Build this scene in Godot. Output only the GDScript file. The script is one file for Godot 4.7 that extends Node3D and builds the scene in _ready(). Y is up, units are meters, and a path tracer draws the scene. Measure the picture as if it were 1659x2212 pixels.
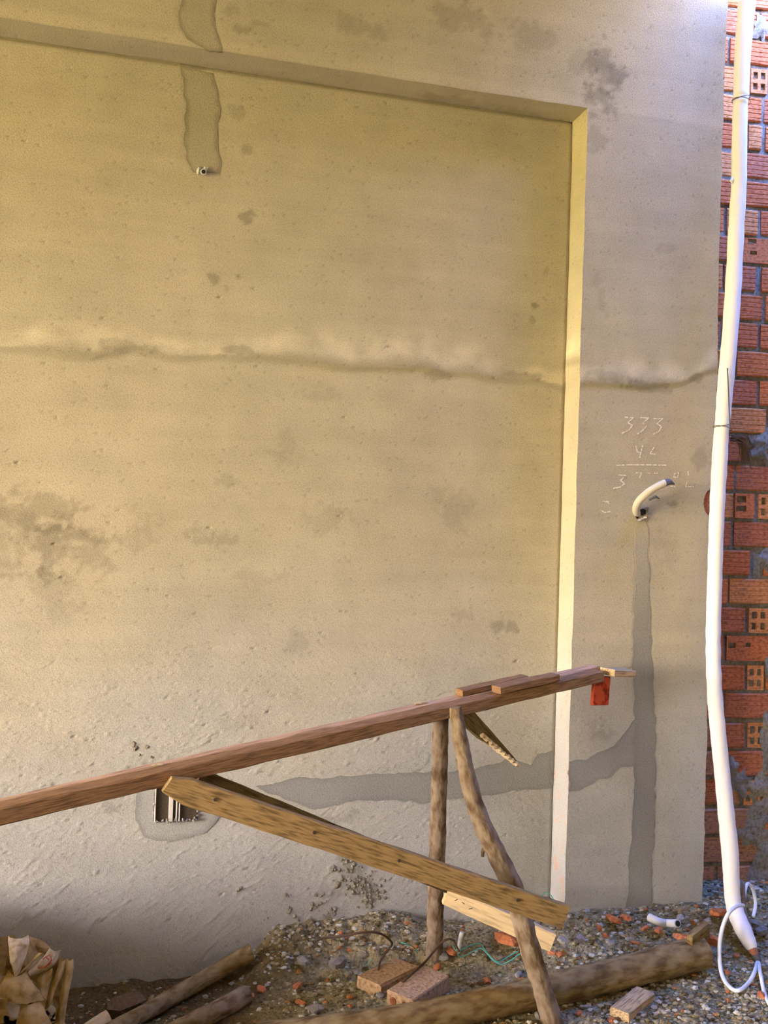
extends Node3D
# A corner of a house under construction: a cement-rendered wall with a shallow recess, a rough timber sawhorse,
# a wrapped pipe in front of a hollow-brick wall, rubble on the ground. Daylight enters by a window on the left
# and by a stairwell opening in the slab above the brick wall.

const FOCAL := 2000.0
const EYE := Vector3(0.0, 1.25, 2.6)
var view_basis: Basis
var rng := RandomNumberGenerator.new()
var used := {}
var M := {}
var n_low := FastNoiseLite.new()
var n_mid := FastNoiseLite.new()
var n_fine := FastNoiseLite.new()
var n_ground := FastNoiseLite.new()

# ---------------------------------------------------------------- layout: where a sight line meets a plane of the place
func sight(px: float, py: float) -> Vector3:
	return view_basis * Vector3((px - 829.5) / FOCAL, -(py - 1106.0) / FOCAL, -1.0)

func on_z(px: float, py: float, z: float) -> Vector3:
	var d := sight(px, py)
	return EYE + d * ((z - EYE.z) / d.z)

func on_y(px: float, py: float, y: float) -> Vector3:
	var d := sight(px, py)
	return EYE + d * ((y - EYE.y) / d.y)

func on_ground(px: float, py: float, above := 0.0) -> Vector3:
	var h := 0.0
	var p := Vector3.ZERO
	for i in 8:
		p = on_y(px, py, h + above)
		h = ground_height(p.x, p.z)
	return p

# ---------------------------------------------------------------- naming and tagging
func numbered(called: String) -> String:
	var n: int = used.get(called, 0)
	used[called] = n + 1
	return called if n == 0 else "%s_%03d" % [called, n]

func tag(o: Node3D, label := "", category := "", group := "", kind := "") -> Node3D:
	if label != "":
		o.set_meta("label", label)
	if category != "":
		o.set_meta("category", category)
	if group != "":
		o.set_meta("group", group)
	if kind != "":
		o.set_meta("kind", kind)
	return o

func thing(called: String, at: Vector3, label: String, category: String, group := "") -> Node3D:
	var o := Node3D.new()
	o.name = numbered(called)
	o.position = at
	add_child(o, true)
	tag(o, label, category, group)
	return o

func place(mesh: Mesh, called: String, mat: Material, parent: Node3D, xf := Transform3D()) -> MeshInstance3D:
	# xf is given in the world; parents are never turned except the brick wall, whose parts are given in its own axes
	var o := MeshInstance3D.new()
	o.mesh = mesh
	o.material_override = mat
	o.name = numbered(called) if parent == self else called
	if parent != self and not parent.has_meta("own_axes"):
		xf.origin -= parent.position
	o.transform = xf
	parent.add_child(o, true)
	return o

# ---------------------------------------------------------------- mesh helpers
func begin() -> SurfaceTool:
	var st := SurfaceTool.new()
	st.begin(Mesh.PRIMITIVE_TRIANGLES)
	return st

func done(st: SurfaceTool) -> ArrayMesh:
	st.generate_normals()
	return st.commit()

func tri(st: SurfaceTool, a: Vector3, b: Vector3, c: Vector3) -> void:
	st.add_vertex(a)
	st.add_vertex(b)
	st.add_vertex(c)

func quad(st: SurfaceTool, a: Vector3, b: Vector3, c: Vector3, d: Vector3) -> void:
	tri(st, a, b, c)
	tri(st, a, c, d)

func loft(st: SurfaceTool, sections: Array, smooth: bool, caps := true) -> void:
	st.set_smooth_group(0 if smooth else 0xFFFFFFFF)
	var k: int = sections[0].size()
	for i in sections.size() - 1:
		var p: PackedVector3Array = sections[i]
		var q: PackedVector3Array = sections[i + 1]
		for j in k:
			var e := (j + 1) % k
			quad(st, p[j], q[j], q[e], p[e])
	if caps:
		st.set_smooth_group(0xFFFFFFFF)
		for side in 2:
			var s: PackedVector3Array = sections[0] if side == 0 else sections[-1]
			var mid := Vector3.ZERO
			for v in s:
				mid += v
			mid /= k
			for j in k:
				var e := (j + 1) % k
				if side == 0:
					tri(st, mid, s[j], s[e])
				else:
					tri(st, mid, s[e], s[j])

func tube(st: SurfaceTool, pts: Array, radii: Array, sides := 10, lump := 0.0, smooth := true, caps := true) -> void:
	var sections := []
	var side := Vector3.UP
	for i in pts.size():
		var dir: Vector3 = (pts[mini(i + 1, pts.size() - 1)] - pts[maxi(i - 1, 0)]).normalized()
		if i == 0:
			side = dir.cross(Vector3(0.31, 0.9, 0.27)).normalized()
		side = (side - dir * side.dot(dir)).normalized()
		var other := dir.cross(side)
		var ring := PackedVector3Array()
		var r: float = radii[mini(i, radii.size() - 1)]
		for j in sides:
			var a := TAU * j / sides
			var rr := r * (1.0 + lump * n_fine.get_noise_3d(pts[i].x * 900 + cos(a) * 60.0, pts[i].y * 900 + sin(a) * 60.0, pts[i].z * 900))
			ring.append(pts[i] + (side * cos(a) + other * sin(a)) * rr)
		sections.append(ring)
	loft(st, sections, smooth, caps)

func curve(pts: Array, steps: int) -> Array:
	# Catmull-Rom through the points
	var out := []
	for i in pts.size() - 1:
		var a: Vector3 = pts[maxi(i - 1, 0)]
		var b: Vector3 = pts[i]
		var c: Vector3 = pts[i + 1]
		var d: Vector3 = pts[mini(i + 2, pts.size() - 1)]
		for s in steps:
			out.append(b.cubic_interpolate(c, a, d, float(s) / steps))
	out.append(pts[-1])
	return out

func chamfer_box(st: SurfaceTool, size: Vector3, b: float, at := Vector3.ZERO, wobble := 0.0) -> void:
	# sections along x of an eight-sided profile
	var h := size * 0.5
	var sections := []
	for s in [[-h.x, b], [-h.x + b, 0.0], [h.x - b, 0.0], [h.x, b]]:
		sections.append(_profile(s[0], h.y, h.z, b, s[1], at, wobble))
	loft(st, sections, false)

func _profile(x: float, hy: float, hz: float, b: float, inset: float, at: Vector3, wobble := 0.0) -> PackedVector3Array:
	var y := hy - inset
	var z := hz - inset
	var ring := PackedVector3Array()
	for p in [[-y, -z + b], [-y + b, -z], [y - b, -z], [y, -z + b], [y, z - b], [y - b, z], [-y + b, z], [-y, z - b]]:
		ring.append(at + Vector3(x, p[0] + rng.randf_range(-wobble, wobble), p[1] + rng.randf_range(-wobble, wobble)))
	return ring

func plank_mesh(length: float, t: float, w: float, b: float, wobble: float, segs: int, bow := 0.0, ends := 0.0, nose := 1.0) -> ArrayMesh:
	# along x; t is thickness (y), w is width (z); edges worn, faces a little uneven, ends cut at a slant
	var st := begin()
	var sections := []
	for i in segs + 1:
		var f := float(i) / segs
		var x := (f - 0.5) * length
		var ring := _profile(0.0, t * 0.5, w * 0.5, b, 0.0, Vector3.ZERO)
		var dy := rng.randf_range(-wobble, wobble) * 0.5 - bow * (1.0 - pow(2.0 * f - 1.0, 2.0))
		for j in 8:
			var v := ring[j]
			v.x = x + (ends * v.z / w if i == 0 or i == segs else 0.0)
			if i == 0:
				v.y *= nose
				v.x += 0.010 * signf(v.y) * (1.0 - nose)
			v.y += dy + rng.randf_range(-wobble, wobble) * 0.6
			v.z += rng.randf_range(-wobble, wobble)
			ring[j] = v
		sections.append(ring)
	var first: PackedVector3Array = sections[0].duplicate()
	loft(st, sections, false)
	return done(st)

func along(a: Vector3, b: Vector3, up: Vector3) -> Transform3D:
	var x := (b - a).normalized()
	var z := x.cross(up).normalized()
	var y := z.cross(x)
	return Transform3D(Basis(x, y, z), (a + b) * 0.5)

func limb(parent: Node3D, called: String, pts: Array, radii: Array, mat: Material, sides := 12, lump := 0.1, knots := []) -> MeshInstance3D:
	# a round pole: its own x runs along it, so that bark runs along it too
	var up := Vector3.UP if absf((pts[-1] - pts[0]).normalized().y) < 0.8 else Vector3.BACK
	var xf := along(pts[0], pts[-1], up)
	var inv := xf.affine_inverse()
	var local := []
	for p in pts:
		local.append(inv * p)
	var path := curve(local, 7)
	var rr := []
	for i in path.size():
		var f := float(i) / (path.size() - 1) * (radii.size() - 1)
		rr.append(lerpf(radii[int(f)], radii[mini(int(f) + 1, radii.size() - 1)], f - int(f)))
	var st := begin()
	tube(st, path, rr, sides, lump)
	for k in knots:   # [share of the length, angle, size]: stubs of cut twigs
		var i: int = int(k[0] * (path.size() - 1))
		var o := Vector3(0, cos(k[1]), sin(k[1]))
		tube(st, [path[i] + o * rr[i] * 0.5, path[i] + (o + Vector3(0.5, 0, 0)) * (rr[i] + k[2] * 0.5), path[i] + (o + Vector3(0.8, 0, 0)) * (rr[i] + k[2])], [k[2] * 0.8, k[2] * 0.55, k[2] * 0.35], 6, 0.3)
	return place(done(st), called, mat, parent, xf)

func grid(nu: int, nv: int, at: Callable, facing: Vector3) -> ArrayMesh:
	# at(i, j) gives [position, linear colour]; facing tells which side is the front
	var pos := PackedVector3Array()
	var col := PackedColorArray()
	var nor := PackedVector3Array()
	pos.resize((nu + 1) * (nv + 1))
	col.resize(pos.size())
	nor.resize(pos.size())
	for j in nv + 1:
		for i in nu + 1:
			var r: Array = at.call(float(i) / nu, float(j) / nv)
			pos[j * (nu + 1) + i] = r[0]
			col[j * (nu + 1) + i] = r[1]
	for j in nv + 1:
		for i in nu + 1:
			var du := pos[j * (nu + 1) + mini(i + 1, nu)] - pos[j * (nu + 1) + maxi(i - 1, 0)]
			var dv := pos[mini(j + 1, nv) * (nu + 1) + i] - pos[maxi(j - 1, 0) * (nu + 1) + i]
			var n := du.cross(dv).normalized()
			nor[j * (nu + 1) + i] = n if n.dot(facing) > 0 else -n
	var index := PackedInt32Array()
	index.resize(nu * nv * 6)
	var flip := (pos[1] - pos[0]).cross(pos[nu + 1] - pos[0]).dot(facing) > 0
	var w := 0
	for j in nv:
		for i in nu:
			var a := j * (nu + 1) + i
			var b := a + 1
			var c := a + nu + 2
			var d := a + nu + 1
			for t in ([a, d, c, a, c, b] if flip else [a, b, c, a, c, d]):
				index[w] = t
				w += 1
	var arrays := []
	arrays.resize(Mesh.ARRAY_MAX)
	arrays[Mesh.ARRAY_VERTEX] = pos
	arrays[Mesh.ARRAY_NORMAL] = nor
	arrays[Mesh.ARRAY_COLOR] = col
	arrays[Mesh.ARRAY_INDEX] = index
	var m := ArrayMesh.new()
	m.add_surface_from_arrays(Mesh.PRIMITIVE_TRIANGLES, arrays)
	return m

func slab(called: String, lo: Vector3, hi: Vector3, mat: Material, parent: Node3D = self) -> MeshInstance3D:
	var st := begin()
	chamfer_box(st, hi - lo, 0.004)
	return place(done(st), called, mat, parent, Transform3D(Basis(), (lo + hi) * 0.5))

func chunk_mesh(size: Vector3, jitter: float) -> ArrayMesh:
	# a broken lump with flat faces: a box with its corners knocked about and cut
	var st := begin()
	var sections := []
	for i in 4:
		var f := i / 3.0
		var shrink := 0.55 + rng.randf() * 0.25 if i == 0 or i == 3 else 0.95 + rng.randf() * 0.15
		var ring := PackedVector3Array()
		for j in 6:
			var a := TAU * j / 6.0 + rng.randf_range(-0.3, 0.3)
			var r := shrink * (1.0 + rng.randf_range(-jitter, jitter))
			ring.append(Vector3((f - 0.5 + rng.randf_range(-0.1, 0.1)) * size.x, cos(a) * r * size.y * 0.5, sin(a) * r * size.z * 0.5))
		sections.append(ring)
	loft(st, sections, false)
	return done(st)

# ---------------------------------------------------------------- materials
func ramp(stops: Array) -> Gradient:
	var g := Gradient.new()
	var o := PackedFloat32Array()
	var c := PackedColorArray()
	for s in stops:
		o.append(s[0])
		c.append(s[1])
	g.offsets = o
	g.colors = c
	return g

func noise_tex(kind: int, freq: float, octaves: int, stops: Array, side := 512, sd := 1) -> NoiseTexture2D:
	var n := FastNoiseLite.new()
	n.noise_type = kind
	n.seed = sd
	n.frequency = freq
	n.fractal_type = FastNoiseLite.FRACTAL_FBM
	n.fractal_octaves = octaves
	var t := NoiseTexture2D.new()
	t.width = side
	t.height = side
	t.seamless = true
	t.noise = n
	if stops.size():
		t.color_ramp = ramp(stops)
	return t

func mat(albedo: Color, rough := 0.9, tex: Texture2D = null, scale := Vector3.ONE, bump: Texture2D = null, bump_cm := 0.2, vertex := false) -> StandardMaterial3D:
	var m := StandardMaterial3D.new()
	m.albedo_color = albedo
	m.roughness = rough
	m.metallic_specular = 0.3
	if tex:
		m.albedo_texture = tex
	if bump:
		m.heightmap_enabled = true
		m.heightmap_texture = bump
		m.heightmap_scale = bump_cm
	if tex or bump:
		m.uv1_triplanar = true
		m.uv1_scale = scale
	m.vertex_color_use_as_albedo = vertex
	return m

func lin(r: float, g: float, b: float) -> Color:
	return Color(r, g, b).linear_to_srgb()

func grey(v: float) -> Color:
	return Color(v, v, v)

func make_materials() -> void:
	var grain := noise_tex(FastNoiseLite.TYPE_SIMPLEX_SMOOTH, 0.06, 4, [[0.0, grey(0.86)], [0.4, grey(0.96)], [0.6, grey(1.0)], [1.0, grey(1.0)]], 1024, 3)
	var sand := noise_tex(FastNoiseLite.TYPE_SIMPLEX_SMOOTH, 0.06, 4, [], 1024, 4)
	M.plaster = mat(Color.WHITE, 0.95, grain, Vector3.ONE * 2.7, sand, 0.065, true)
	M.mortar_patch = mat(Color.WHITE, 0.85, grain, Vector3.ONE * 2.6, sand, 0.07, true)
	M.shell = mat(lin(0.40, 0.36, 0.29), 0.95, grain, Vector3.ONE * 2.0)
	M.ground = mat(Color.WHITE, 1.0, noise_tex(FastNoiseLite.TYPE_SIMPLEX_SMOOTH, 0.05, 4, [[0.0, grey(0.5)], [0.5, grey(0.85)], [1.0, grey(1.0)]], 512, 9), Vector3.ONE * 3.0, sand, 0.5, true)
	var stone := noise_tex(FastNoiseLite.TYPE_SIMPLEX_SMOOTH, 0.02, 4, [[0.0, grey(0.7)], [1.0, grey(1.0)]], 256, 12)
	M.gravel = mat(Color.WHITE, 0.95, stone, Vector3.ONE * 30.0, null, 0.0, true)
	M.stone = mat(lin(0.42, 0.38, 0.32), 0.95, stone, Vector3.ONE * 12.0, sand, 0.2)
	M.pale_stone = mat(lin(0.52, 0.49, 0.44), 0.9, stone, Vector3.ONE * 12.0, sand, 0.2)
	var clay := noise_tex(FastNoiseLite.TYPE_SIMPLEX_SMOOTH, 0.02, 5, [[0.0, grey(0.55)], [0.4, grey(0.85)], [1.0, grey(1.0)]], 512, 21)
	var k := 0
	for c in [[0.66, 0.22, 0.075], [0.60, 0.19, 0.07], [0.70, 0.30, 0.11], [0.54, 0.19, 0.09], [0.52, 0.27, 0.16]]:
		M["brick%d" % k] = mat(lin(c[0], c[1], c[2]), 0.9, clay, Vector3(5, 9, 9), sand, 0.06)
		k += 1
	M.brick_dark = mat(lin(0.30, 0.10, 0.04), 1.0, clay, Vector3(6, 6, 6))
	M.brick_dust = mat(lin(0.54, 0.35, 0.185), 0.95, clay, Vector3(7, 7, 7), sand, 0.1)
	M.brown_lump = mat(lin(0.20, 0.125, 0.06), 0.95, clay, Vector3(7, 7, 7), sand, 0.2)
	M.fragment = mat(lin(0.60, 0.21, 0.08), 0.95, clay, Vector3(10, 10, 10), sand, 0.1)
	M.mortar = mat(lin(0.40, 0.38, 0.32), 1.0, clay, Vector3(6, 6, 6), sand, 0.5)
	M.lump = mat(lin(0.37, 0.335, 0.26), 1.0, stone, Vector3(10, 10, 10), sand, 0.3)
	var wood := noise_tex(FastNoiseLite.TYPE_SIMPLEX_SMOOTH, 0.02, 5, [[0.0, grey(0.55)], [0.4, grey(0.84)], [0.55, grey(0.94)], [1.0, grey(1.0)]], 512, 31)
	var wood_h := noise_tex(FastNoiseLite.TYPE_SIMPLEX_SMOOTH, 0.03, 4, [], 512, 32)
	M.red_wood = mat(lin(0.27, 0.155, 0.075), 0.7, wood, Vector3(1.4, 20, 20), wood_h, 0.1)
	M.pink_wood = mat(lin(0.50, 0.33, 0.215), 0.7, wood, Vector3(0.8, 14, 14), wood_h, 0.1)
	M.pale_oak = mat(lin(0.55, 0.40, 0.22), 0.75, wood, Vector3(1.4, 14, 14), wood_h, 0.1)
	M.dark_red_wood = mat(lin(0.33, 0.15, 0.085), 0.75, wood, Vector3(2.0, 18, 18), wood_h, 0.1)
	M.oak = mat(lin(0.37, 0.25, 0.105), 0.75, wood, Vector3(1.3, 12, 12), wood_h, 0.12)
	M.dull_or_shaded_wood = mat(lin(0.17, 0.12, 0.05), 0.85, wood, Vector3(1.4, 12, 12), wood_h, 0.12)  # dull brown of the split board; on the rear brace it stands for shade
	M.pine = mat(lin(0.60, 0.46, 0.25), 0.7, noise_tex(FastNoiseLite.TYPE_SIMPLEX_SMOOTH, 0.02, 4, [[0.0, grey(0.75)], [0.5, grey(0.95)], [1.0, grey(1.0)]], 256, 35), Vector3(2, 16, 16), wood_h, 0.05)
	M.fresh_wood = mat(lin(0.80, 0.64, 0.38), 0.8, wood, Vector3(4, 40, 40), wood_h, 0.15)
	M.red_paint = mat(lin(0.50, 0.075, 0.03), 0.6, noise_tex(FastNoiseLite.TYPE_SIMPLEX_SMOOTH, 0.012, 4, [[0.0, Color(0.45, 0.30, 0.22)], [0.35, Color(0.85, 0.7, 0.6)], [0.5, grey(1.0)], [1.0, grey(1.0)]], 256, 36), Vector3(9, 9, 9))
	var bark := noise_tex(FastNoiseLite.TYPE_SIMPLEX_SMOOTH, 0.018, 5, [[0.0, Color(0.5, 0.42, 0.33)], [0.3, Color(0.72, 0.66, 0.58)], [0.5, Color(0.9, 0.86, 0.82)], [0.75, grey(0.96)], [0.85, Color(1.0, 1.0, 1.0)], [1.0, grey(1.0)]], 512, 41)
	M.bark = mat(lin(0.27, 0.22, 0.165), 0.9, bark, Vector3(1.7, 4, 4), wood_h, 0.3)
	M.bark_brown = mat(lin(0.27, 0.22, 0.15), 0.9, bark, Vector3(1.7, 4, 4), wood_h, 0.3)
	M.log_bark = mat(lin(0.27, 0.205, 0.095), 0.9, bark, Vector3(1.4, 4, 4), wood_h, 0.3)
	M.wrap = mat(lin(0.74, 0.75, 0.75), 0.6)
	M.cable = mat(lin(0.66, 0.70, 0.70), 0.45)
	M.conduit = mat(lin(0.52, 0.48, 0.38), 0.5)
	M.pale_conduit = mat(lin(0.55, 0.56, 0.54), 0.5)
	M.dark = mat(lin(0.025, 0.02, 0.015), 0.9)
	M.cavity = mat(lin(0.10, 0.08, 0.055), 0.95, clay, Vector3(20, 20, 20))
	M.black_cable = mat(lin(0.075, 0.045, 0.03), 0.6)
	M.wire = mat(lin(0.10, 0.09, 0.08), 0.5)
	M.foam = mat(lin(0.30, 0.25, 0.19), 0.95, stone, Vector3.ONE * 12.0)
	M.rust_tape = mat(lin(0.34, 0.14, 0.09), 0.8)
	M.dark_tape = mat(lin(0.11, 0.11, 0.12), 0.6)
	M.fibre = mat(lin(0.10, 0.065, 0.035), 0.8)
	M.green_wire = mat(lin(0.10, 0.42, 0.32), 0.5)
	M.chalk = mat(lin(0.74, 0.69, 0.58), 1.0)
	M.box_plastic = mat(lin(0.60, 0.57, 0.50), 0.7)
	M.iron = mat(lin(0.05, 0.04, 0.035), 0.6)
	var creased := noise_tex(FastNoiseLite.TYPE_SIMPLEX_SMOOTH, 0.015, 5, [[0.0, Color(0.62, 0.55, 0.45)], [0.45, Color(0.9, 0.87, 0.8)], [1.0, grey(1.0)]], 256, 51)
	M.paper = mat(lin(0.48, 0.355, 0.16), 0.9, creased, Vector3.ONE * 7.0, sand, 0.08)
	M.white_paper = mat(lin(0.62, 0.54, 0.40), 0.85, creased, Vector3.ONE * 9.0, sand, 0.06)
	for key in ["paper", "white_paper"]:
		M[key].cull_mode = BaseMaterial3D.CULL_DISABLED
	M.red_ink = mat(lin(0.50, 0.07, 0.05), 0.9)
	M.blue_ink = mat(lin(0.20, 0.24, 0.30), 0.9)

# ---------------------------------------------------------------- the wall's surface: one relief and colour for all its faces
const CEMENT := Vector3(0.43, 0.385, 0.275)
var seam_points := []
var stains := []      # [centre, radius x, radius y, strength, tint]

func seam_height(x: float) -> float:
	for i in seam_points.size() - 1:
		var a: Vector3 = seam_points[i]
		var b: Vector3 = seam_points[i + 1]
		if x <= b.x:
			return lerpf(a.y, b.y, clampf((x - a.x) / (b.x - a.x), 0.0, 1.0))
	return seam_points[-1].y

var patches := []      # [bounds, outline, z]

func in_patch(x: float, y: float, z: float) -> bool:
	for p in patches:
		if absf(p[2] - z) < 0.02 and p[0].has_point(Vector2(x, y)) and Geometry2D.is_point_in_polygon(Vector2(x, y), p[1]):
			return true
	return false

func wall_relief(x: float, y: float, z := 9.0) -> float:
	if z < 1.0 and in_patch(x, y, z):
		return -0.001
	var h := n_low.get_noise_2d(x * 100, y * 100) * 0.0022
	# the upper coat laps over the lower one in a ragged line with lumps
	var s := y - seam_height(x) - n_mid.get_noise_2d(x * 260, 7.0) * 0.012
	var lap := maxf(0.0, n_mid.get_noise_2d(x * 90, 40.0) + 0.35)
	if s > -0.012 and s < 0.12:
		h += smoothstep(-0.006, 0.004, s) * (1.0 - smoothstep(0.01, 0.03 + 0.08 * lap, s)) * (0.0018 + 0.0035 * lap)
	# groove shaped along beam and jamb to darken the shaded inner corner
	if z < -0.05:
		h -= 0.009 * (1.0 - smoothstep(0.003, 0.010, HEAD - y)) + 0.004 * (1.0 - smoothstep(0.002, 0.007, JAMB - x))
	# the lower third was left rough, with crumbs and small pits
	var rough := 1.0 - smoothstep(0.5, 1.3, y)
	var c := n_fine.get_noise_2d(x * 2600, y * 2600)
	h += maxf(0.0, c - 0.3) * 0.006 * (0.12 + rough)
	h -= maxf(0.0, n_fine.get_noise_2d(x * 2300 + 900, y * 2300) - 0.60) * 0.016
	return h

func wall_color(x: float, y: float) -> Color:
	var k := 1.0 + 0.10 * n_low.get_noise_2d(x * 160 + 300, y * 160) + 0.07 * n_mid.get_noise_2d(x * 300, y * 300 + 500)
	k += 0.05 * n_mid.get_noise_2d(x * 60, y * 900)                      # trowel strokes
	var warm := 0.03 * n_low.get_noise_2d(x * 90 + 800, y * 90 + 200)
	var s := y - seam_height(x) - n_mid.get_noise_2d(x * 260, 7.0) * 0.012
	var lap := maxf(0.0, n_mid.get_noise_2d(x * 90, 40.0) + 0.35)
	if s > -0.05 and s < 0.2:
		k *= 1.0 - 0.22 * smoothstep(-0.02, 0.0, s) * (1.0 - smoothstep(0.004, 0.01 + 0.05 * lap, s))   # darker along the edge of the later coat
		k *= 1.0 + 0.30 * smoothstep(0.0, 0.012 + 0.05 * lap, s) * (1.0 - smoothstep(0.03 + 0.05 * lap, 0.06 + 0.1 * lap, s)) * clampf(0.5 + n_mid.get_noise_2d(x * 420, y * 420), 0.0, 1.0)
	if y > HEAD:
		k *= 1.0 + 0.10 * (1.0 - smoothstep(0.02, 0.045, y - HEAD + 0.01 * n_mid.get_noise_2d(x * 200, 9.0)))   # rubbed edge
	for t in stains:
		var dx: float = (x - t[0].x) / t[1]
		var dy: float = (y - t[0].y) / t[2]
		if absf(dx) < 1.6 and absf(dy) < 1.6:
			var d := sqrt(dx * dx + dy * dy) + 0.9 * n_mid.get_noise_2d(x * 500, y * 500) + 0.5 * n_fine.get_noise_2d(x * 1100, y * 1100)
			k *= 1.0 - 1.15 * t[3] * (1.0 - smoothstep(0.5, 1.05, d))
	if n_fine.get_noise_2d(x * 2300 + 900, y * 2300) > 0.66:
		k *= 0.78
	# cool daylight on the foot of the wall, put into the colour as grey
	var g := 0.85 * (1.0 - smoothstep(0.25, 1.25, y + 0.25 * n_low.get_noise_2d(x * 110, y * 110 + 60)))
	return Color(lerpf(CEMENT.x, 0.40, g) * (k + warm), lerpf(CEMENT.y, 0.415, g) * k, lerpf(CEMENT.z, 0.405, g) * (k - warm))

const JAMB := 1.261
const HEAD := 2.552
const WALL_END := 1.735

func wall_edge(y: float) -> float:
	# the ragged right-hand end of the render, with one piece broken out
	var e := WALL_END - 0.004 * n_mid.get_noise_2d(y * 300, 3.0) - 0.006 * n_low.get_noise_2d(y * 140, 90.0)
	var spot := on_z(1530, 1085, 0.0)
	var d := absf(y - spot.y) / 0.046
	if d < 1.0:
		e -= 0.034 * sqrt(1.0 - d * d)
	return e

# a patch of later mortar: an irregular outline that stands a few millimetres proud, rim darker where it is still damp
func add_patch(outline: Array, z: float, body: float, rim: float, fade_top := -1.0, fade_bottom := -1.0) -> void:
	var loop := PackedVector2Array()
	for i in outline.size():
		var a := on_z(outline[i][0], outline[i][1], z)
		var nxt: Array = outline[(i + 1) % outline.size()]
		var b := on_z(nxt[0], nxt[1], z)
		var n := maxi(1, int(a.distance_to(b) / 0.008))
		for s in n:
			var p := a.lerp(b, float(s) / n)
			var j := 0.008 if n > 1 else 0.003
			loop.append(Vector2(p.x + j * n_mid.get_noise_2d(p.x * 700, p.y * 700), p.y + j * n_mid.get_noise_2d(p.x * 700 + 77, p.y * 700)))
	if Geometry2D.is_polygon_clockwise(loop):
		loop.reverse()
	var box := Rect2(loop[0], Vector2.ZERO)
	for p in loop:
		box = box.expand(p)
	patches.append([box, loop, z, body, rim, fade_top, fade_bottom])

func mortar_patch(parent: Node3D, patch: Array) -> void:
	# the surface is cut on a fine grid inside the outline, so that it can carry its own tone and relief
	var loop: PackedVector2Array = patch[1]
	var z: float = patch[2]
	var shade := func(p: Vector2) -> Color:
		var d := 1.0
		for i in loop.size():
			d = minf(d, p.distance_squared_to(Geometry2D.get_closest_point_to_segment(p, loop[i], loop[(i + 1) % loop.size()])))
		d = sqrt(d)
		var w := 0.012 * (1.0 + 0.8 * n_low.get_noise_2d(p.x * 250, p.y * 250))
		var k := lerpf(patch[4], patch[3], smoothstep(w * 0.3, w, d))
		if patch[5] > 0.0:
			k = lerpf(k, 0.97, smoothstep(patch[6], patch[5], p.y))
		k *= 1.0 + 0.07 * n_low.get_noise_2d(p.x * 300, p.y * 300) + 0.05 * n_mid.get_noise_2d(p.x * 300, p.y * 300 + 500)
		var g := 0.92 * (1.0 - smoothstep(0.35, 1.6, p.y))  # follows the cool light tint painted on the wall foot
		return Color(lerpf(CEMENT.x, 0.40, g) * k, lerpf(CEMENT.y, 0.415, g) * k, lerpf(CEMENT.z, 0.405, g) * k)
	var st := begin()
	st.set_smooth_group(0)
	var cell := 0.012
	var box: Rect2 = patch[0]
	for i in int(ceil(box.size.x / cell)):
		for j in int(ceil(box.size.y / cell)):
			var o := box.position + Vector2(i, j) * cell
			var sq := PackedVector2Array([o, o + Vector2(cell, 0), o + Vector2(cell, cell), o + Vector2(0, cell)])
			for poly in Geometry2D.intersect_polygons(sq, loop):
				var tr := Geometry2D.triangulate_polygon(poly)
				for t in range(0, tr.size(), 3):
					var a := poly[tr[t]]
					var b := poly[tr[t + 1]]
					var c := poly[tr[t + 2]]
					for p in ([a, b, c] if (b - a).cross(c - a) < 0 else [a, c, b]):
						st.set_color(shade.call(p))
						st.add_vertex(Vector3(p.x, p.y, z + 0.0012 + 0.0007 * n_low.get_noise_2d(p.x * 300, p.y * 300)))
	# its edge
	for i in loop.size():
		var e := (i + 1) % loop.size()
		for v in [[i, 1], [e, 1], [e, 0], [i, 1], [e, 0], [i, 0]]:
			var p := loop[v[0]]
			st.set_color(shade.call(p))
			st.add_vertex(Vector3(p.x, p.y, z + (0.0012 if v[1] == 1 else -0.006)))
	place(done(st), "mortar_patch", M.mortar_patch, parent)

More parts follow.
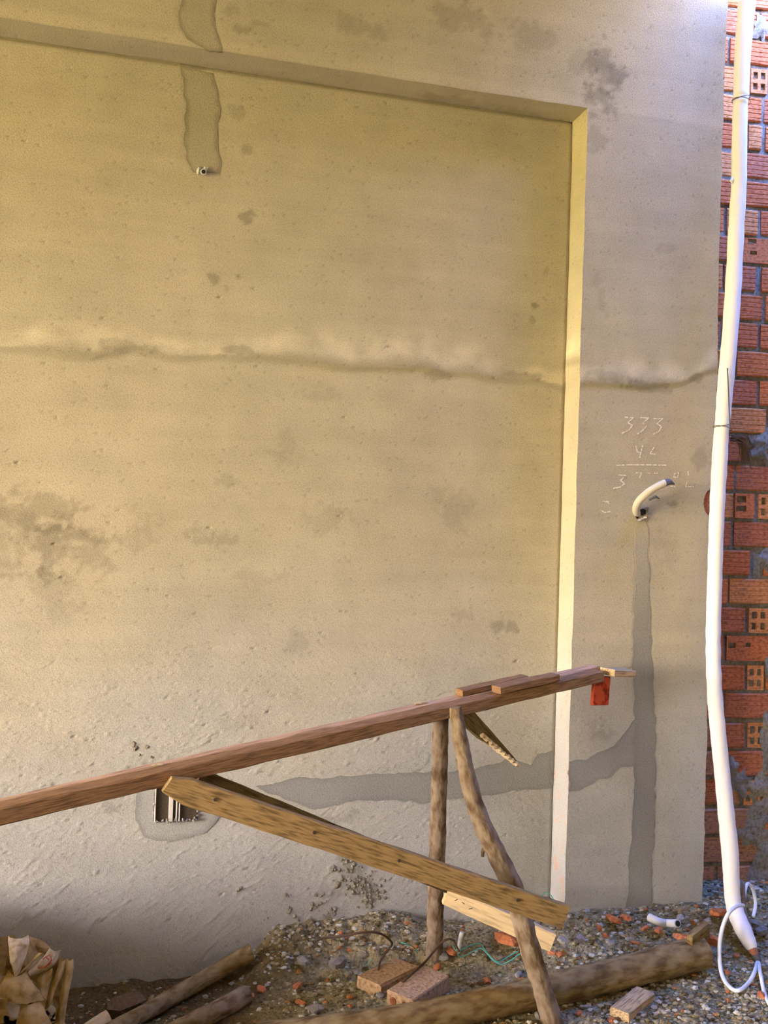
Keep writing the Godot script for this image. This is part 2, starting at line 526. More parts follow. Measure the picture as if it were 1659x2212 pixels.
func build_wall() -> void:
	for p in [[-300, 740], [0, 752], [60, 758], [130, 765], [200, 772], [290, 760], [370, 772], [420, 776], [560, 770], [640, 780], [760, 796], [840, 792], [960, 806], [1050, 818], [1150, 822], [1205, 832]]:
		seam_points.append(on_z(p[0], p[1], -0.1))
	for p in [[1250, 830], [1320, 832], [1400, 838], [1470, 832], [1520, 806], [1560, 800]]:
		seam_points.append(on_z(p[0], p[1], 0.0))
	for s in [
		[80, 1100, 110, 45, 0.20], [30, 1170, 150, 70, 0.14], [150, 1190, 110, 60, 0.16], [110, 1280, 90, 60, 0.10], [270, 745, 60, 18, 0.2], [520, 755, 45, 10, 0.22], [835, 748, 10, 5, 0.35],
		[530, 320, 22, 14, 0.22], [515, 245, 24, 18, 0.14], [528, 465, 22, 18, 0.28], [460, 602, 14, 14, 0.25], [515, 596, 10, 12, 0.25], [490, 625, 8, 10, 0.2], [1155, 658, 12, 10, 0.35], [1150, 690, 8, 14, 0.2],
		[1180, 585, 10, 12, 0.15], [1090, 1355, 45, 22, 0.22], [1000, 1330, 40, 30, 0.12], [440, 1165, 60, 30, 0.15], [490, 1040, 40, 16, 0.12], [620, 980, 40, 50, 0.08], [940, 810, 50, 14, 0.18], [1130, 812, 50, 14, 0.2],
		[330, 1660, 60, 24, 0.18], [240, 1745, 30, 14, 0.16], [520, 1560, 60, 22, 0.10], [640, 1390, 50, 30, 0.10], [740, 1770, 60, 20, 0.14], [760, 1870, 40, 40, 0.22], [800, 1920, 35, 26, 0.25], [700, 1930, 40, 20, 0.15],
		[980, 1100, 60, 60, 0.10], [700, 1120, 60, 36, 0.10], [300, 1150, 70, 50, 0.10], [680, 860, 90, 24, 0.08], [560, 1250, 60, 30, 0.08]]:
		var c := on_z(s[0], s[1], -0.1)
		stains.append([c, s[2] * 0.0012, s[3] * 0.0012, s[4]])
	for s in [[1310, 150, 50, 70, 0.24], [1300, 215, 44, 44, 0.24], [1330, 180, 24, 44, 0.12], [1270, 130, 60, 40, 0.10], [520, 65, 26, 12, 0.2], [500, 20, 20, 16, 0.16], [560, 50, 30, 8, 0.14], [1450, 540, 40, 14, 0.12], [1320, 815, 60, 16, 0.16], [1400, 835, 60, 16, 0.2], [1500, 815, 30, 14, 0.2], [1450, 1090, 16, 12, 0.3],
		[1300, 1580, 40, 22, 0.16], [1440, 1180, 40, 60, 0.06], [1510, 990, 22, 40, 0.15], [780, 60, 60, 30, 0.14], [1000, 40, 90, 40, 0.14], [1150, 80, 70, 40, 0.12], [1290, 300, 30, 30, 0.15], [1300, 640, 26, 40, 0.10]]:
		var c := on_z(s[0], s[1], 0.0)
		stains.append([c, s[2] * 0.0013, s[3] * 0.0013, s[4]])

	# chases filled with later mortar
	add_patch([[388, 137], [396, 190], [401, 240], [397, 300], [402, 345], [420, 372], [448, 376], [474, 374], [476, 340], [469, 300], [474, 240], [468, 190], [464, 160]], -0.1, 0.84, 0.58)
	add_patch([[394, -260], [392, -14], [388, 60], [402, 82], [425, 98], [446, 108], [470, 112], [482, 112], [466, 60], [462, 22], [474, -14], [470, -260]], 0.0, 0.86, 0.60)
	add_patch([[293, 1690], [291, 1770], [310, 1805], [340, 1820], [400, 1812], [445, 1797], [470, 1768], [470, 1690]], -0.1, 0.88, 0.66)
	add_patch([[550, 1700], [600, 1690], [650, 1678], [700, 1682], [800, 1672], [930, 1668], [1000, 1665], [1050, 1655], [1105, 1640], [1150, 1650], [1160, 1630], [1193, 1625], [1193, 1702], [1150, 1705], [1090, 1712], [1000, 1725], [960, 1724], [920, 1735], [850, 1728], [780, 1730], [720, 1738], [680, 1750], [640, 1735], [590, 1715]], -0.1, 0.66, 0.58)
	add_patch([[1230, 1647], [1265, 1642], [1290, 1625], [1330, 1612], [1345, 1590], [1374, 1550], [1374, 1652], [1340, 1660], [1320, 1678], [1290, 1685], [1260, 1705], [1230, 1712]], 0.0, 0.66, 0.58)
	add_patch([[1372, 1128], [1370, 1300], [1366, 1420], [1370, 1520], [1369, 1600], [1369, 1700], [1360, 1850], [1352, 1990], [1406, 1990], [1410, 1850], [1415, 1700], [1416, 1550], [1410, 1450], [1404, 1300], [1398, 1128]], 0.0, 0.60, 0.55, 1.35, 0.85)
	var w := Node3D.new()
	w.name = "wall_back"
	add_child(w)
	tag(w, "cement-rendered wall with a shallow recess framed by a beam and a pier", "", "", "structure")
	var left := -1.5
	var panel := grid(460, 470, func(u: float, v: float) -> Array:
		var x := lerpf(left, JAMB + 0.004, u)
		var y := lerpf(-0.16, HEAD + 0.004, v)
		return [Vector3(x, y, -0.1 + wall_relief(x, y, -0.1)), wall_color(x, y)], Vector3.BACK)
	tag(place(panel, "recessed_panel", M.plaster, w), "wide recessed panel of floated cement render")
	var lintel := grid(450, 110, func(u: float, v: float) -> Array:
		var y := lerpf(HEAD, 3.27, v)
		var x := lerpf(left, wall_edge(y), u)
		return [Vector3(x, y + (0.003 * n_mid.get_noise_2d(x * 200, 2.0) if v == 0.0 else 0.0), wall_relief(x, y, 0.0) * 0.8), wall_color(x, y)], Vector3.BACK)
	tag(place(lintel, "lintel_beam", M.plaster, w), "rendered beam that projects above the recess")
	var soffit := grid(360, 14, func(u: float, v: float) -> Array:
		var x := lerpf(left, JAMB + 0.004, u)
		var z := lerpf(-0.105, 0.0, v)
		var e := 0.003 * n_mid.get_noise_2d(x * 200, 2.0) if v == 1.0 else 0.002 * n_mid.get_noise_2d(x * 200, z * 300)
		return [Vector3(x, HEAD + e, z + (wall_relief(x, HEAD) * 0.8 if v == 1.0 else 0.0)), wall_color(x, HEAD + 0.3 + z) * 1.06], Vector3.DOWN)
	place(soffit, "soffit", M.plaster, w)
	var pier := grid(90, 470, func(u: float, v: float) -> Array:
		var y := lerpf(-0.16, HEAD, v)
		var x0 := JAMB + (0.0035 * n_mid.get_noise_2d(y * 200, 60.0) if v < 1.0 else 0.0)
		var x := lerpf(x0, wall_edge(y), u)
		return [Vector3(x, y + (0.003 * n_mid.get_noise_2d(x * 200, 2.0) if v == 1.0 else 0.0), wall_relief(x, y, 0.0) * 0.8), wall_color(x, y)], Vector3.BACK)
	tag(place(pier, "pier", M.plaster, w), "rendered pier at the right end of the wall")
	var jamb := grid(14, 470, func(u: float, v: float) -> Array:
		var y := lerpf(-0.16, HEAD, v)
		var z := lerpf(-0.105, 0.0, u)
		var e := 0.0035 * n_mid.get_noise_2d(y * 200, 60.0)
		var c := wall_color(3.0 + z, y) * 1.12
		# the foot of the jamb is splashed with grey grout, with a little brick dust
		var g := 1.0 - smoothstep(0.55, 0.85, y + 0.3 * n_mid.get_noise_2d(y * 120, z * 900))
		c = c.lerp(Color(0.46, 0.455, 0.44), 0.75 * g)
		if g > 0.5 and n_fine.get_noise_2d(y * 350 + 60, z * 1100) > 0.46:
			c = c.lerp(Color(0.62, 0.34, 0.2), 0.6)
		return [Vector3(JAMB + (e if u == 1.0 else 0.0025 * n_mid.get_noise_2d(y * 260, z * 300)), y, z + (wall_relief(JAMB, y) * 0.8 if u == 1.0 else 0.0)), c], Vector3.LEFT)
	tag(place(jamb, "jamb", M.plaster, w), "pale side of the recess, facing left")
	var cheek := grid(12, 300, func(u: float, v: float) -> Array:
		var y := lerpf(-0.16, 3.27, v)
		var z := lerpf(wall_relief(WALL_END, y) * 0.8, -0.3, u)
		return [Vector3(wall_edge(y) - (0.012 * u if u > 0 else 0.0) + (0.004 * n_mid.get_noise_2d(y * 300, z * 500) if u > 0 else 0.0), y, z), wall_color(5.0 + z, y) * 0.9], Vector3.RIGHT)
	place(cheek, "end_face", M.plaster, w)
	slab("backing", Vector3(-5.8, -0.2, -0.32), Vector3(JAMB + 0.02, 3.27, -0.125), M.shell, w)
	slab("pier_core", Vector3(JAMB + 0.02, -0.2, -0.3), Vector3(WALL_END - 0.07, 3.27, -0.02), M.shell, w)
	slab("lintel_core", Vector3(-5.55, HEAD + 0.02, -0.125), Vector3(JAMB + 0.02, 3.27, -0.02), M.shell, w)
	slab("plain_panel", Vector3(-5.55, -0.2, -0.125), Vector3(left + 0.002, HEAD + 0.02, -0.1), M.shell, w)
	slab("plain_lintel", Vector3(-5.55, HEAD, -0.1), Vector3(left + 0.002, 3.27, 0.0), M.shell, w)

	for p in patches:
		mortar_patch(w, p)
	# mortar thrown against the wall and never struck off
	var st := begin()
	for c in [[765, 1880, 40, 16], [800, 1925, 34, 22], [760, 1910, 30, 10], [700, 1955, 30, 6], [620, 1935, 8, 2], [625, 1965, 6, 2], [678, 1955, 7, 2], [722, 1970, 8, 3], [725, 1880, 10, 3], [575, 1985, 6, 1], [745, 1850, 14, 4], [640, 1990, 8, 2], [690, 2030, 20, 6], [515, 1925, 6, 2], [820, 2010, 12, 3], [300, 1610, 24, 1.4], [320, 1630, 24, 1.4]]:
		for i in int(c[3] * 2.2):
			var at := on_z(c[0] + rng.randfn() * c[2] * 0.55, c[1] + rng.randfn() * c[2] * 0.55, -0.098)
			var r := rng.randf_range(0.003, 0.009)
			var ring := PackedVector3Array()
			var mid := at + Vector3(rng.randf_range(-0.3, 0.3) * r, rng.randf_range(-0.3, 0.3) * r, r * rng.randf_range(0.25, 0.6))
			for k in 7:
				ring.append(at + Vector3(cos(TAU * k / 7) * r * rng.randf_range(0.7, 1.3), sin(TAU * k / 7) * r * rng.randf_range(0.7, 1.3), -0.003))
			st.set_smooth_group(0xFFFFFFFF)
			for k in 7:
				tri(st, mid, ring[(k + 1) % 7], ring[k])
	tag(place(done(st), "mortar_splash", M.lump, w), "lumps of grey mortar splashed low on the wall", "", "", "stuff")
	var spot := on_z(1524, 1085, -0.02)
	st = begin()
	chamfer_box(st, Vector3(0.06, 0.085, 0.04), 0.004, Vector3.ZERO, 0.002)
	tag(place(done(st), "exposed_brick", M.brick3, w, Transform3D(Basis(), Vector3(WALL_END - 0.038, spot.y, -0.028))), "brick laid bare where the edge of the pier broke away")
	build_wall_fittings(w)
	build_chalk(w)

func build_wall_fittings(w: Node3D) -> void:
	# stub of pipe that ends in the upper patch, with white filler broken round it
	var p := on_z(438, 372, -0.1)
	var t := thing("pipe_stub", p, "broken white pipe stub poking out of the mortar strip under the lintel", "pipe")
	var st := begin()
	var out := Vector3(0.1, -0.25, 1.0).normalized()
	var pts := [p - out * 0.03, p + out * 0.016]
	tube(st, pts, [0.0085, 0.0085], 14)
	place(done(st), "tube_wall", M.pale_conduit, t)
	st = begin()
	tube(st, [p + out * 0.014, p + out * 0.0165], [0.006, 0.006], 12)
	place(done(st), "bore", M.dark, t)
	st = begin()
	for i in 9:
		var a := rng.randf_range(0.2, PI + 0.6)
		var c := p + Vector3(cos(a) * 0.014, sin(a) * 0.012, 0.004)
		tube(st, [c, c + Vector3(rng.randf_range(-0.006, 0.006), rng.randf_range(-0.004, 0.006), 0.012)], [0.005, 0.001], 5, 0.2, false)
	place(done(st), "filler", M.pale_conduit, t)

	# bent conduit that comes out of the pier
	var a := on_z(1383, 1112, -0.01)
	t = thing("conduit", a, "bent cream conduit end sticking out of the pier under the chalk sum", "conduit")
	st = begin()
	var path := [on_z(1378, 1118, -0.02), on_z(1374, 1098, 0.02), on_z(1382, 1080, 0.045), on_z(1402, 1062, 0.06), on_z(1424, 1049, 0.068), on_z(1437, 1043, 0.07)]
	tube(st, curve(path, 6), [0.0115], 14)
	place(done(st), "tube_wall", M.conduit, t)
	st = begin()
	var e1 := on_z(1436, 1043, 0.07)
	var e2 := on_z(1450, 1040, 0.072)
	tube(st, [e1, e1.lerp(e2, 0.7), on_z(1457, 1046, 0.068)], [0.0125, 0.0095, 0.002], 9, 0.15, false)
	place(done(st), "torn_end", M.dark_tape, t)
	# the ragged hole it comes from
	st = begin()
	for k in [[1386, 1106, 0.012, 0.010], [1376, 1112, 0.008, 0.013]]:
		var c := on_z(k[0], k[1], 0.0)
		var n := 9
		var ring := []
		for i in n:
			var g := TAU * i / n
			ring.append(c + Vector3(cos(g) * k[2] * rng.randf_range(0.8, 1.3), sin(g) * k[3] * rng.randf_range(0.8, 1.3), 0.0035))
		for i in n:
			tri(st, c + Vector3(0, 0, 0.0036), ring[(i + 1) % n], ring[i])
	place(done(st), "hole", M.dark, t)
	st = begin()
	for k in [[1396, 1098, 0.007, 1.2], [1398, 1108, 0.007, 1.6], [1392, 1118, 0.006, 0.8], [1386, 1122, 0.006, 0.7], [1380, 1124, 0.005, 0.6]]:
		var c := on_z(k[0], k[1], 0.0)
		tube(st, [c, c + Vector3(0.002, 0.002 * k[3], 0.012)], [k[2], k[2] * 0.4], 6, 0.25, false)
	place(done(st), "filler", M.pale_stone, t)
	st = begin()
	var sc := on_z(1412, 1075, 0.0)
	tube(st, [sc + Vector3(-0.022, -0.008, 0.01), sc + Vector3(-0.006, 0.003, 0.022), sc + Vector3(0.012, -0.004, 0.016)], [0.004, 0.006, 0.001], 6, 0.3, false)
	place(done(st), "torn_strip", M.dark_tape, t)

	# a doubled switch box let into the wall behind the sawhorse
	var c := on_z(378, 1738, -0.1)
	t = thing("switch_box", c, "open electrical box with ragged plaster edges, behind the sawhorse beam", "electrical box")
	var lo := on_z(331, 1775, -0.095)
	var hi := on_z(430, 1692, -0.095)
	st = begin()
	var z0 := -0.0955
	var inner := [Vector3(lo.x, lo.y, z0), Vector3(lo.x, hi.y, z0), Vector3(hi.x, hi.y, z0), Vector3(hi.x, lo.y, z0)]
	st.set_smooth_group(0xFFFFFFFF)
	quad(st, inner[0], inner[1], inner[2], inner[3])
	place(done(st), "cavity", M.cavity, t)
	st = begin()
	for i in 34:
		var side := i % 3
		var q := Vector3(lerpf(lo.x, hi.x, rng.randf()), lo.y, z0)
		if side == 1:
			q = Vector3(lo.x if rng.randf() < 0.6 else hi.x, lerpf(lo.y, hi.y, rng.randf()), z0)
		tube(st, [q, q + Vector3(rng.randf_range(-0.004, 0.004), rng.randf_range(-0.004, 0.010), rng.randf_range(0.006, 0.012))], [rng.randf_range(0.003, 0.006), 0.002], 5, 0.3, false)
	place(done(st), "ragged_edge", M.pale_stone, t).set_meta("kind", "stuff")
	st = begin()
	var mid := lerpf(lo.x, hi.x, 0.48)
	for k in [[mid - 0.012, 0.012, 0.9], [mid + 0.004, 0.004, 0.75], [mid + 0.012, 0.0035, 0.7], [lo.x + 0.004, 0.004, 0.95]]:
		var hgt: float = (hi.y - lo.y) * k[2]
		chamfer_box(st, Vector3(k[1], hgt, 0.008), 0.001, Vector3(k[0], lo.y + hgt * 0.5, z0 + 0.004))
	place(done(st), "divider", M.box_plastic, t)

func build_chalk(w: Node3D) -> void:
	# strokes in pixels of the photograph: each figure is drawn on the pier with a worn line
	var figures := [
		[[1347, 901], [1368, 902], [1356, 913], [1366, 919], [1358, 929], [1343, 936]],
		[[1381, 902], [1401, 903], [1388, 914], [1397, 920], [1388, 930], [1377, 937]],
		[[1411, 904], [1432, 904], [1419, 915], [1429, 921], [1424, 931], [1411, 938]],
		[[1373, 963], [1377, 976], [1383, 978]], [[1388, 962], [1384, 978], [1381, 991]],
		[[1413, 966], [1404, 980], [1417, 981]], 
		[[1332, 1005], [1360, 1004], [1400, 1004], [1440, 1005]],
		[[1336, 1026], [1352, 1027], [1340, 1038], [1349, 1044], [1340, 1052], [1325, 1055]],
		[[1371, 1021], [1386, 1022], [1381, 1032]], [[1399, 1022], [1407, 1022]], [[1412, 1022], [1421, 1022]],
		[[1457, 1023], [1466, 1021], [1463, 1032], [1455, 1030], [1457, 1023]], [[1486, 1018], [1487, 1027]], [[1484, 1041], [1481, 1051], [1498, 1051]], [[1448, 1050], [1458, 1051]],
		[[1302, 1082], [1317, 1085], [1314, 1088]], [[1299, 1103], [1306, 1107], [1318, 1105]]]
	for f in figures:
		var st := begin()
		st.set_smooth_group(0xFFFFFFFF)
		for i in f.size() - 1:
			var n := maxi(2, int(Vector2(f[i][0], f[i][1]).distance_to(Vector2(f[i + 1][0], f[i + 1][1])) / 2.2))
			for s in n:
				if rng.randf() < 0.18:
					continue
				var a := on_z(lerpf(f[i][0], f[i + 1][0], float(s) / n), lerpf(f[i][1], f[i + 1][1], float(s) / n), 0.0025)
				var b := on_z(lerpf(f[i][0], f[i + 1][0], (s + 1.15) / n), lerpf(f[i][1], f[i + 1][1], (s + 1.15) / n), 0.0025)
				var d := (b - a).normalized()
				var o := Vector3(-d.y, d.x, 0) * rng.randf_range(0.0007, 0.0022)
				var up := Vector3(0, 0, 0.0006)
				quad(st, a - o, a + o, b + o, b - o)
				quad(st, a - o + up, a + o + up, b + o + up, b - o + up)
		place(done(st), "chalk_stroke", M.chalk, w)

# ---------------------------------------------------------------- the brick wall on the right
var brick_base := Transform3D(Basis(Vector3.UP, deg_to_rad(-6.0)), Vector3(1.55, 0.0, -0.17))

func on_bricks(px: float, py: float) -> Vector2:
	var d := sight(px, py)
	var n := brick_base.basis.z
	var p := EYE + d * ((brick_base.origin - EYE).dot(n) / d.dot(n))
	var l := brick_base.affine_inverse() * p
	return Vector2(l.x, l.y)

func brick_mesh(length: float, height: float) -> ArrayMesh:
	# a fired block with five scored grooves along its face, extruded along x; face at z = 0
	var prof := PackedVector2Array()   # (z, y)
	var h := height * 0.5
	prof.append(Vector2(-0.085, -h))
	prof.append(Vector2(-0.004, -h))
	prof.append(Vector2(0.0, -h + 0.004))
	for g in 5:
		var y := -h + height * (g + 0.75) / 5.5
		prof.append(Vector2(0.0, y - 0.0022))
		prof.append(Vector2(-0.0013, y - 0.0006))
		prof.append(Vector2(-0.0013, y + 0.0006))
		prof.append(Vector2(0.0, y + 0.0022))
	prof.append(Vector2(0.0, h - 0.004))
	prof.append(Vector2(-0.004, h))
	prof.append(Vector2(-0.085, h))
	var st := begin()
	var sections := []
	for s in [-0.5, -0.17, 0.17, 0.5]:
		var ring := PackedVector3Array()
		var dz := rng.randf_range(-0.0012, 0.0012)
		for i in prof.size():
			ring.append(Vector3(s * length, prof[i].y + rng.randf_range(-0.0008, 0.0008), prof[i].x + dz - (0.003 if absf(s) == 0.5 and prof[i].x > -0.01 else 0.0)))
		sections.append(ring)
	loft(st, sections, false, false)
	for side in 2:
		var ring: PackedVector3Array = sections[0] if side == 0 else sections[-1]
		var tr := Geometry2D.triangulate_polygon(prof)
		for i in range(0, tr.size(), 3):
			if side == 0:
				tri(st, ring[tr[i]], ring[tr[i + 1]], ring[tr[i + 2]])
			else:
				tri(st, ring[tr[i]], ring[tr[i + 2]], ring[tr[i + 1]])
	return done(st)

func hollow_brick_mesh(length: float, height: float, holes: Array, ragged := 0.0) -> ArrayMesh:
	# a block whose face has openings that run into it: the face is cut on a grid and each opening is lined
	var st := begin()
	st.set_smooth_group(0xFFFFFFFF)
	var x := [-length * 0.5, length * 0.5]
	var y := [-height * 0.5, height * 0.5]
	for r in holes:
		x.append_array([r.position.x, r.end.x])
		y.append_array([r.position.y, r.end.y])
	x.sort()
	y.sort()
	for i in x.size() - 1:
		for j in y.size() - 1:
			if x[i + 1] - x[i] < 1e-5 or y[j + 1] - y[j] < 1e-5:
				continue
			var mid := Vector2((x[i] + x[i + 1]) * 0.5, (y[j] + y[j + 1]) * 0.5)
			if holes.any(func(r): return r.has_point(mid)):
				continue
			quad(st, Vector3(x[i], y[j], 0), Vector3(x[i], y[j + 1], 0), Vector3(x[i + 1], y[j + 1], 0), Vector3(x[i + 1], y[j], 0))
	for r in holes:
		var c := [Vector3(r.position.x, r.position.y, 0), Vector3(r.position.x, r.end.y, 0), Vector3(r.end.x, r.end.y, 0), Vector3(r.end.x, r.position.y, 0)]
		var back := Vector3(rng.randf_range(-ragged, ragged), rng.randf_range(-ragged, ragged), -0.06)
		for k in 4:
			quad(st, c[k], c[(k + 1) % 4], c[(k + 1) % 4] + back, c[k] + back)
		quad(st, c[0] + back, c[1] + back, c[2] + back, c[3] + back)
	var h := Vector3(length * 0.5, height * 0.5, 0.085)
	var f := [Vector3(-h.x, -h.y, 0), Vector3(-h.x, h.y, 0), Vector3(h.x, h.y, 0), Vector3(h.x, -h.y, 0)]
	for k in 4:
		quad(st, f[(k + 1) % 4], f[k], f[k] - Vector3(0, 0, h.z), f[(k + 1) % 4] - Vector3(0, 0, h.z))
	quad(st, f[3] - Vector3(0, 0, h.z), f[2] - Vector3(0, 0, h.z), f[1] - Vector3(0, 0, h.z), f[0] - Vector3(0, 0, h.z))
	return done(st)

func four_holes(l: float, h: float) -> Array:
	var out := []
	for i in [-1, 1]:
		for j in [-1, 1]:
			var c := Vector2(i * l * 0.225, j * h * 0.225)
			var s := Vector2(l * 0.27, h * 0.27)
			out.append(Rect2(c - s * 0.5, s))
	return out

func build_brick_wall() -> void:
	var w := Node3D.new()
	w.name = "wall_right"
	w.transform = brick_base
	w.set_meta("own_axes", true)
	add_child(w)
	tag(w, "unrendered wall of orange hollow bricks behind the white pipe", "", "", "structure")
	var v0 := on_bricks(1600, 1031).y
	var pitch := (on_bricks(1600, 416).y - v0) / 10.0
	# x of the joints in pixels for each course (counted from the one at y 1031); H is a brick laid end-on, with four holes
	var rows := {
		17: [[1530, 1606], [1612, 1700]], 16: [[1545, 1640], [1645, 1730]], 15: [[1520, 1572], [1578, 1662]], 14: [[1530, 1616], ["H", 1622, 1658]], 13: [[1515, 1588], [1592, 1646]], 12: [[1520, 1612], [1618, 1646], [1655, 1740]],
		11: [[1510, 1582], [1588, 1668]], 10: [[1500, 1592], [1598, 1675]], 9: [[1500, 1565], [1571, 1638], [1645, 1720]], 8: [[1500, 1594], ["B", 1600, 1680, [1617, 1635, 520, 10], [1621, 1636, 545, 9]]], 7: [[1500, 1560], [1566, 1633], [1646, 1720]],
		6: [[1500, 1592], [1599, 1648], [1655, 1720]], 5: [[1500, 1555], [1561, 1638], [1644, 1720]], 4: [[1500, 1587], [1593, 1672]], 3: [[1500, 1556], [1562, 1636], [1642, 1720]], 2: [[1500, 1570], [1576, 1654]], 1: [[1500, 1550], [1556, 1612], [1650, 1720]],
		0: [[1500, 1587], [1591, 1675]], -1: [[1500, 1586], ["B", 1588, 1630, [1592, 1612, 1078, 14], [1590, 1612, 1098, 12]], ["H", 1639, 1678]], -2: [[1500, 1579], [1587, 1672]], -3: [[1500, 1552], [1556, 1620], [1650, 1700]], -4: [[1500, 1572], [1577, 1664]], -5: [[1500, 1552], [1556, 1611], ["H", 1618, 1660]],
		-6: [[1500, 1564], ["B", 1570, 1668, [1573, 1589, 1394, 11], [1611, 1622, 1393, 9]]], -7: [[1500, 1548], [1552, 1609], ["H", 1615, 1651]], -8: [[1500, 1563], [1568, 1680]], -9: [[1500, 1552], [1556, 1609], ["H", 1616, 1654]], -10: [[1500, 1556], [1562, 1668]], -11: [[1500, 1560], [1565, 1600], ["H", 1607, 1643]],
		-12: [[1500, 1572], [1577, 1623]], -13: [[1500, 1580], [1586, 1650]], -14: [[1500, 1545], [1552, 1583], [1590, 1620]], -15: [[1500, 1575], [1580, 1650]], -16: [[1500, 1560], [1566, 1650]], -17: [[1500, 1580], [1586, 1660]]}
	var hgt := pitch - 0.013
	for k in range(-19, 24):
		var v := v0 + k * pitch
		if v < 0.0:
			continue
		var end := 0.0
		var list: Array = rows.get(k, [])
		if list.is_empty():
			end = -0.02 + 0.09 * absf(k % 2)
		var py := 1031.0 - k * 60.5
		for b in list:
			var named: bool = b[0] is String
			var x0: float = on_bricks(b[1] if named else b[0], py).x
			var x1: float = on_bricks(b[2] if named else b[1], py).x
			var at := Transform3D(Basis(Vector3.BACK, rng.randf_range(-0.008, 0.008)), Vector3((x0 + x1) * 0.5, v + rng.randf_range(-0.002, 0.002), rng.randf_range(-0.003, 0.003)))
			var tone := "brick%d" % ((rng.randi() % 4) if k > -9 else [3, 4, 4][rng.randi() % 3])
			if not named:
				place(brick_mesh(x1 - x0, hgt), "brick", M[tone], w, at)
			else:
				var holes := four_holes(x1 - x0, hgt)
				if b[0] == "B":
					holes = []
					for q in b.slice(3):
						var a0 := on_bricks(q[0], q[2]) - Vector2(at.origin.x, at.origin.y)
						var a1 := on_bricks(q[1], q[2]) - Vector2(at.origin.x, at.origin.y)
						var hh: float = q[3] / 655.0
						holes.append(Rect2(Vector2(a0.x, clampf(a0.y - hh * 0.5, -hgt * 0.46, hgt * 0.4)), Vector2(a1.x - a0.x, hh)))
				place(hollow_brick_mesh(x1 - x0, hgt, holes, 0.004), "brick", M[tone if b[0] == "B" else "brick2"], w, at)
			end = x1
		while end < 1.45:
			var l := rng.randf_range(0.16, 0.19)
			place(brick_mesh(l, hgt), "brick", M["brick%d" % (rng.randi() % 4)], w, Transform3D(Basis(), Vector3(end + 0.011 + l * 0.5, v, rng.randf_range(-0.003, 0.003))))
			end += 0.011 + l
	# the bed of mortar behind and between them
	var bed := grid(150, 300, func(a: float, b: float) -> Array:
		var x := lerpf(-0.05, 1.6, a)
		var y := lerpf(-0.2, 3.45, b)
		return [Vector3(x, y, -0.008 + 0.005 * n_mid.get_noise_2d(x * 400, y * 400)), Color.WHITE], Vector3.BACK)
	place(bed, "mortar_bed", M.mortar, w)
	slab("backing", Vector3(-0.1, -0.2, -0.2), Vector3(1.7, 3.5, -0.09), M.shell, w)
	# cement smeared over the faces
	for s in [[1648, 968, 34, 34], [1650, 1212, 30, 30], [1640, 1700, 36, 26], [1650, 1760, 42, 44], [1625, 1800, 46, 34], [1655, 1850, 34, 60], [1600, 1690, 24, 30], [1640, 1910, 50, 60], [1656, 1620, 16, 60], [1585, 1660, 14, 22], [1657, 1440, 7, 26], [1657, 1560, 8, 24], [1648, 60, 20, 30]]:
		var c := on_bricks(s[0], s[1])
		var rx: float = s[2] / 655.0
		var ry: float = s[3] / 655.0
		var sd: float = s[0] * 3.7 + s[1]
		var m := grid(20, 14, func(u: float, v: float) -> Array:
			var g := u * TAU
			var r := v * (1.0 + 0.9 * n_low.get_noise_2d(cos(g) * 120 + sd, sin(g) * 120))
			return [Vector3(c.x + cos(g) * r * rx, c.y + sin(g) * r * ry, 0.006 * (1.0 - v * v) * (1.0 + 1.2 * n_mid.get_noise_2d(cos(g) * r * rx * 700 + sd, sin(g) * r * ry * 700)) - 0.001), Color.WHITE], Vector3.BACK)
		place(m, "mortar_smear", M.mortar, w)

# ---------------------------------------------------------------- the ground
func ground_height(x: float, z: float) -> float:
	var h := 0.012 * n_low.get_noise_2d(x * 120, z * 120)
	var right := smoothstep(1.02, 1.3, x)
	h += 0.095 * right * (1.0 - smoothstep(0.0, 0.26, z))
	var mid := smoothstep(0.28, 0.42, x) * (1.0 - smoothstep(0.72, 0.98, x))
	h += 0.07 * mid * (1.0 - smoothstep(-0.1, 0.10, z)) * (1.0 + 0.8 * n_ground.get_noise_2d(x * 100, z * 100))
	var between := smoothstep(0.7, 0.95, x) * (1.0 - smoothstep(1.1, 1.3, x))
	h += 0.045 * between * (1.0 - smoothstep(0.0, 0.2, z))
	h -= 0.055 * (1.0 - smoothstep(0.18, 0.42, x)) * (1.0 - smoothstep(0.05, 0.30, z))
	h += mid * 0.014 * n_fine.get_noise_2d(x * 800, z * 800) * (1.0 - smoothstep(0.0, 0.12, z))
	h += 0.008 * n_mid.get_noise_2d(x * 300, z * 300) + 0.007 * n_fine.get_noise_2d(x * 500, z * 500)
	return h

func ground_color(x: float, z: float) -> Color:
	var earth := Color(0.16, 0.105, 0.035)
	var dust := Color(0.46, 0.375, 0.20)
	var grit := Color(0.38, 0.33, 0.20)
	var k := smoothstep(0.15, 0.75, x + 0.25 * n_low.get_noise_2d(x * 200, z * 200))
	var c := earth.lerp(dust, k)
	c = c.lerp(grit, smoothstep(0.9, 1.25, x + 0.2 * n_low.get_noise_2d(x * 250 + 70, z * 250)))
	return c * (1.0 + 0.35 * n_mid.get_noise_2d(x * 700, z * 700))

func rock_mesh(sd: int) -> ArrayMesh:
	rng.seed = 900 + sd
	return chunk_mesh(Vector3.ONE, 0.28)

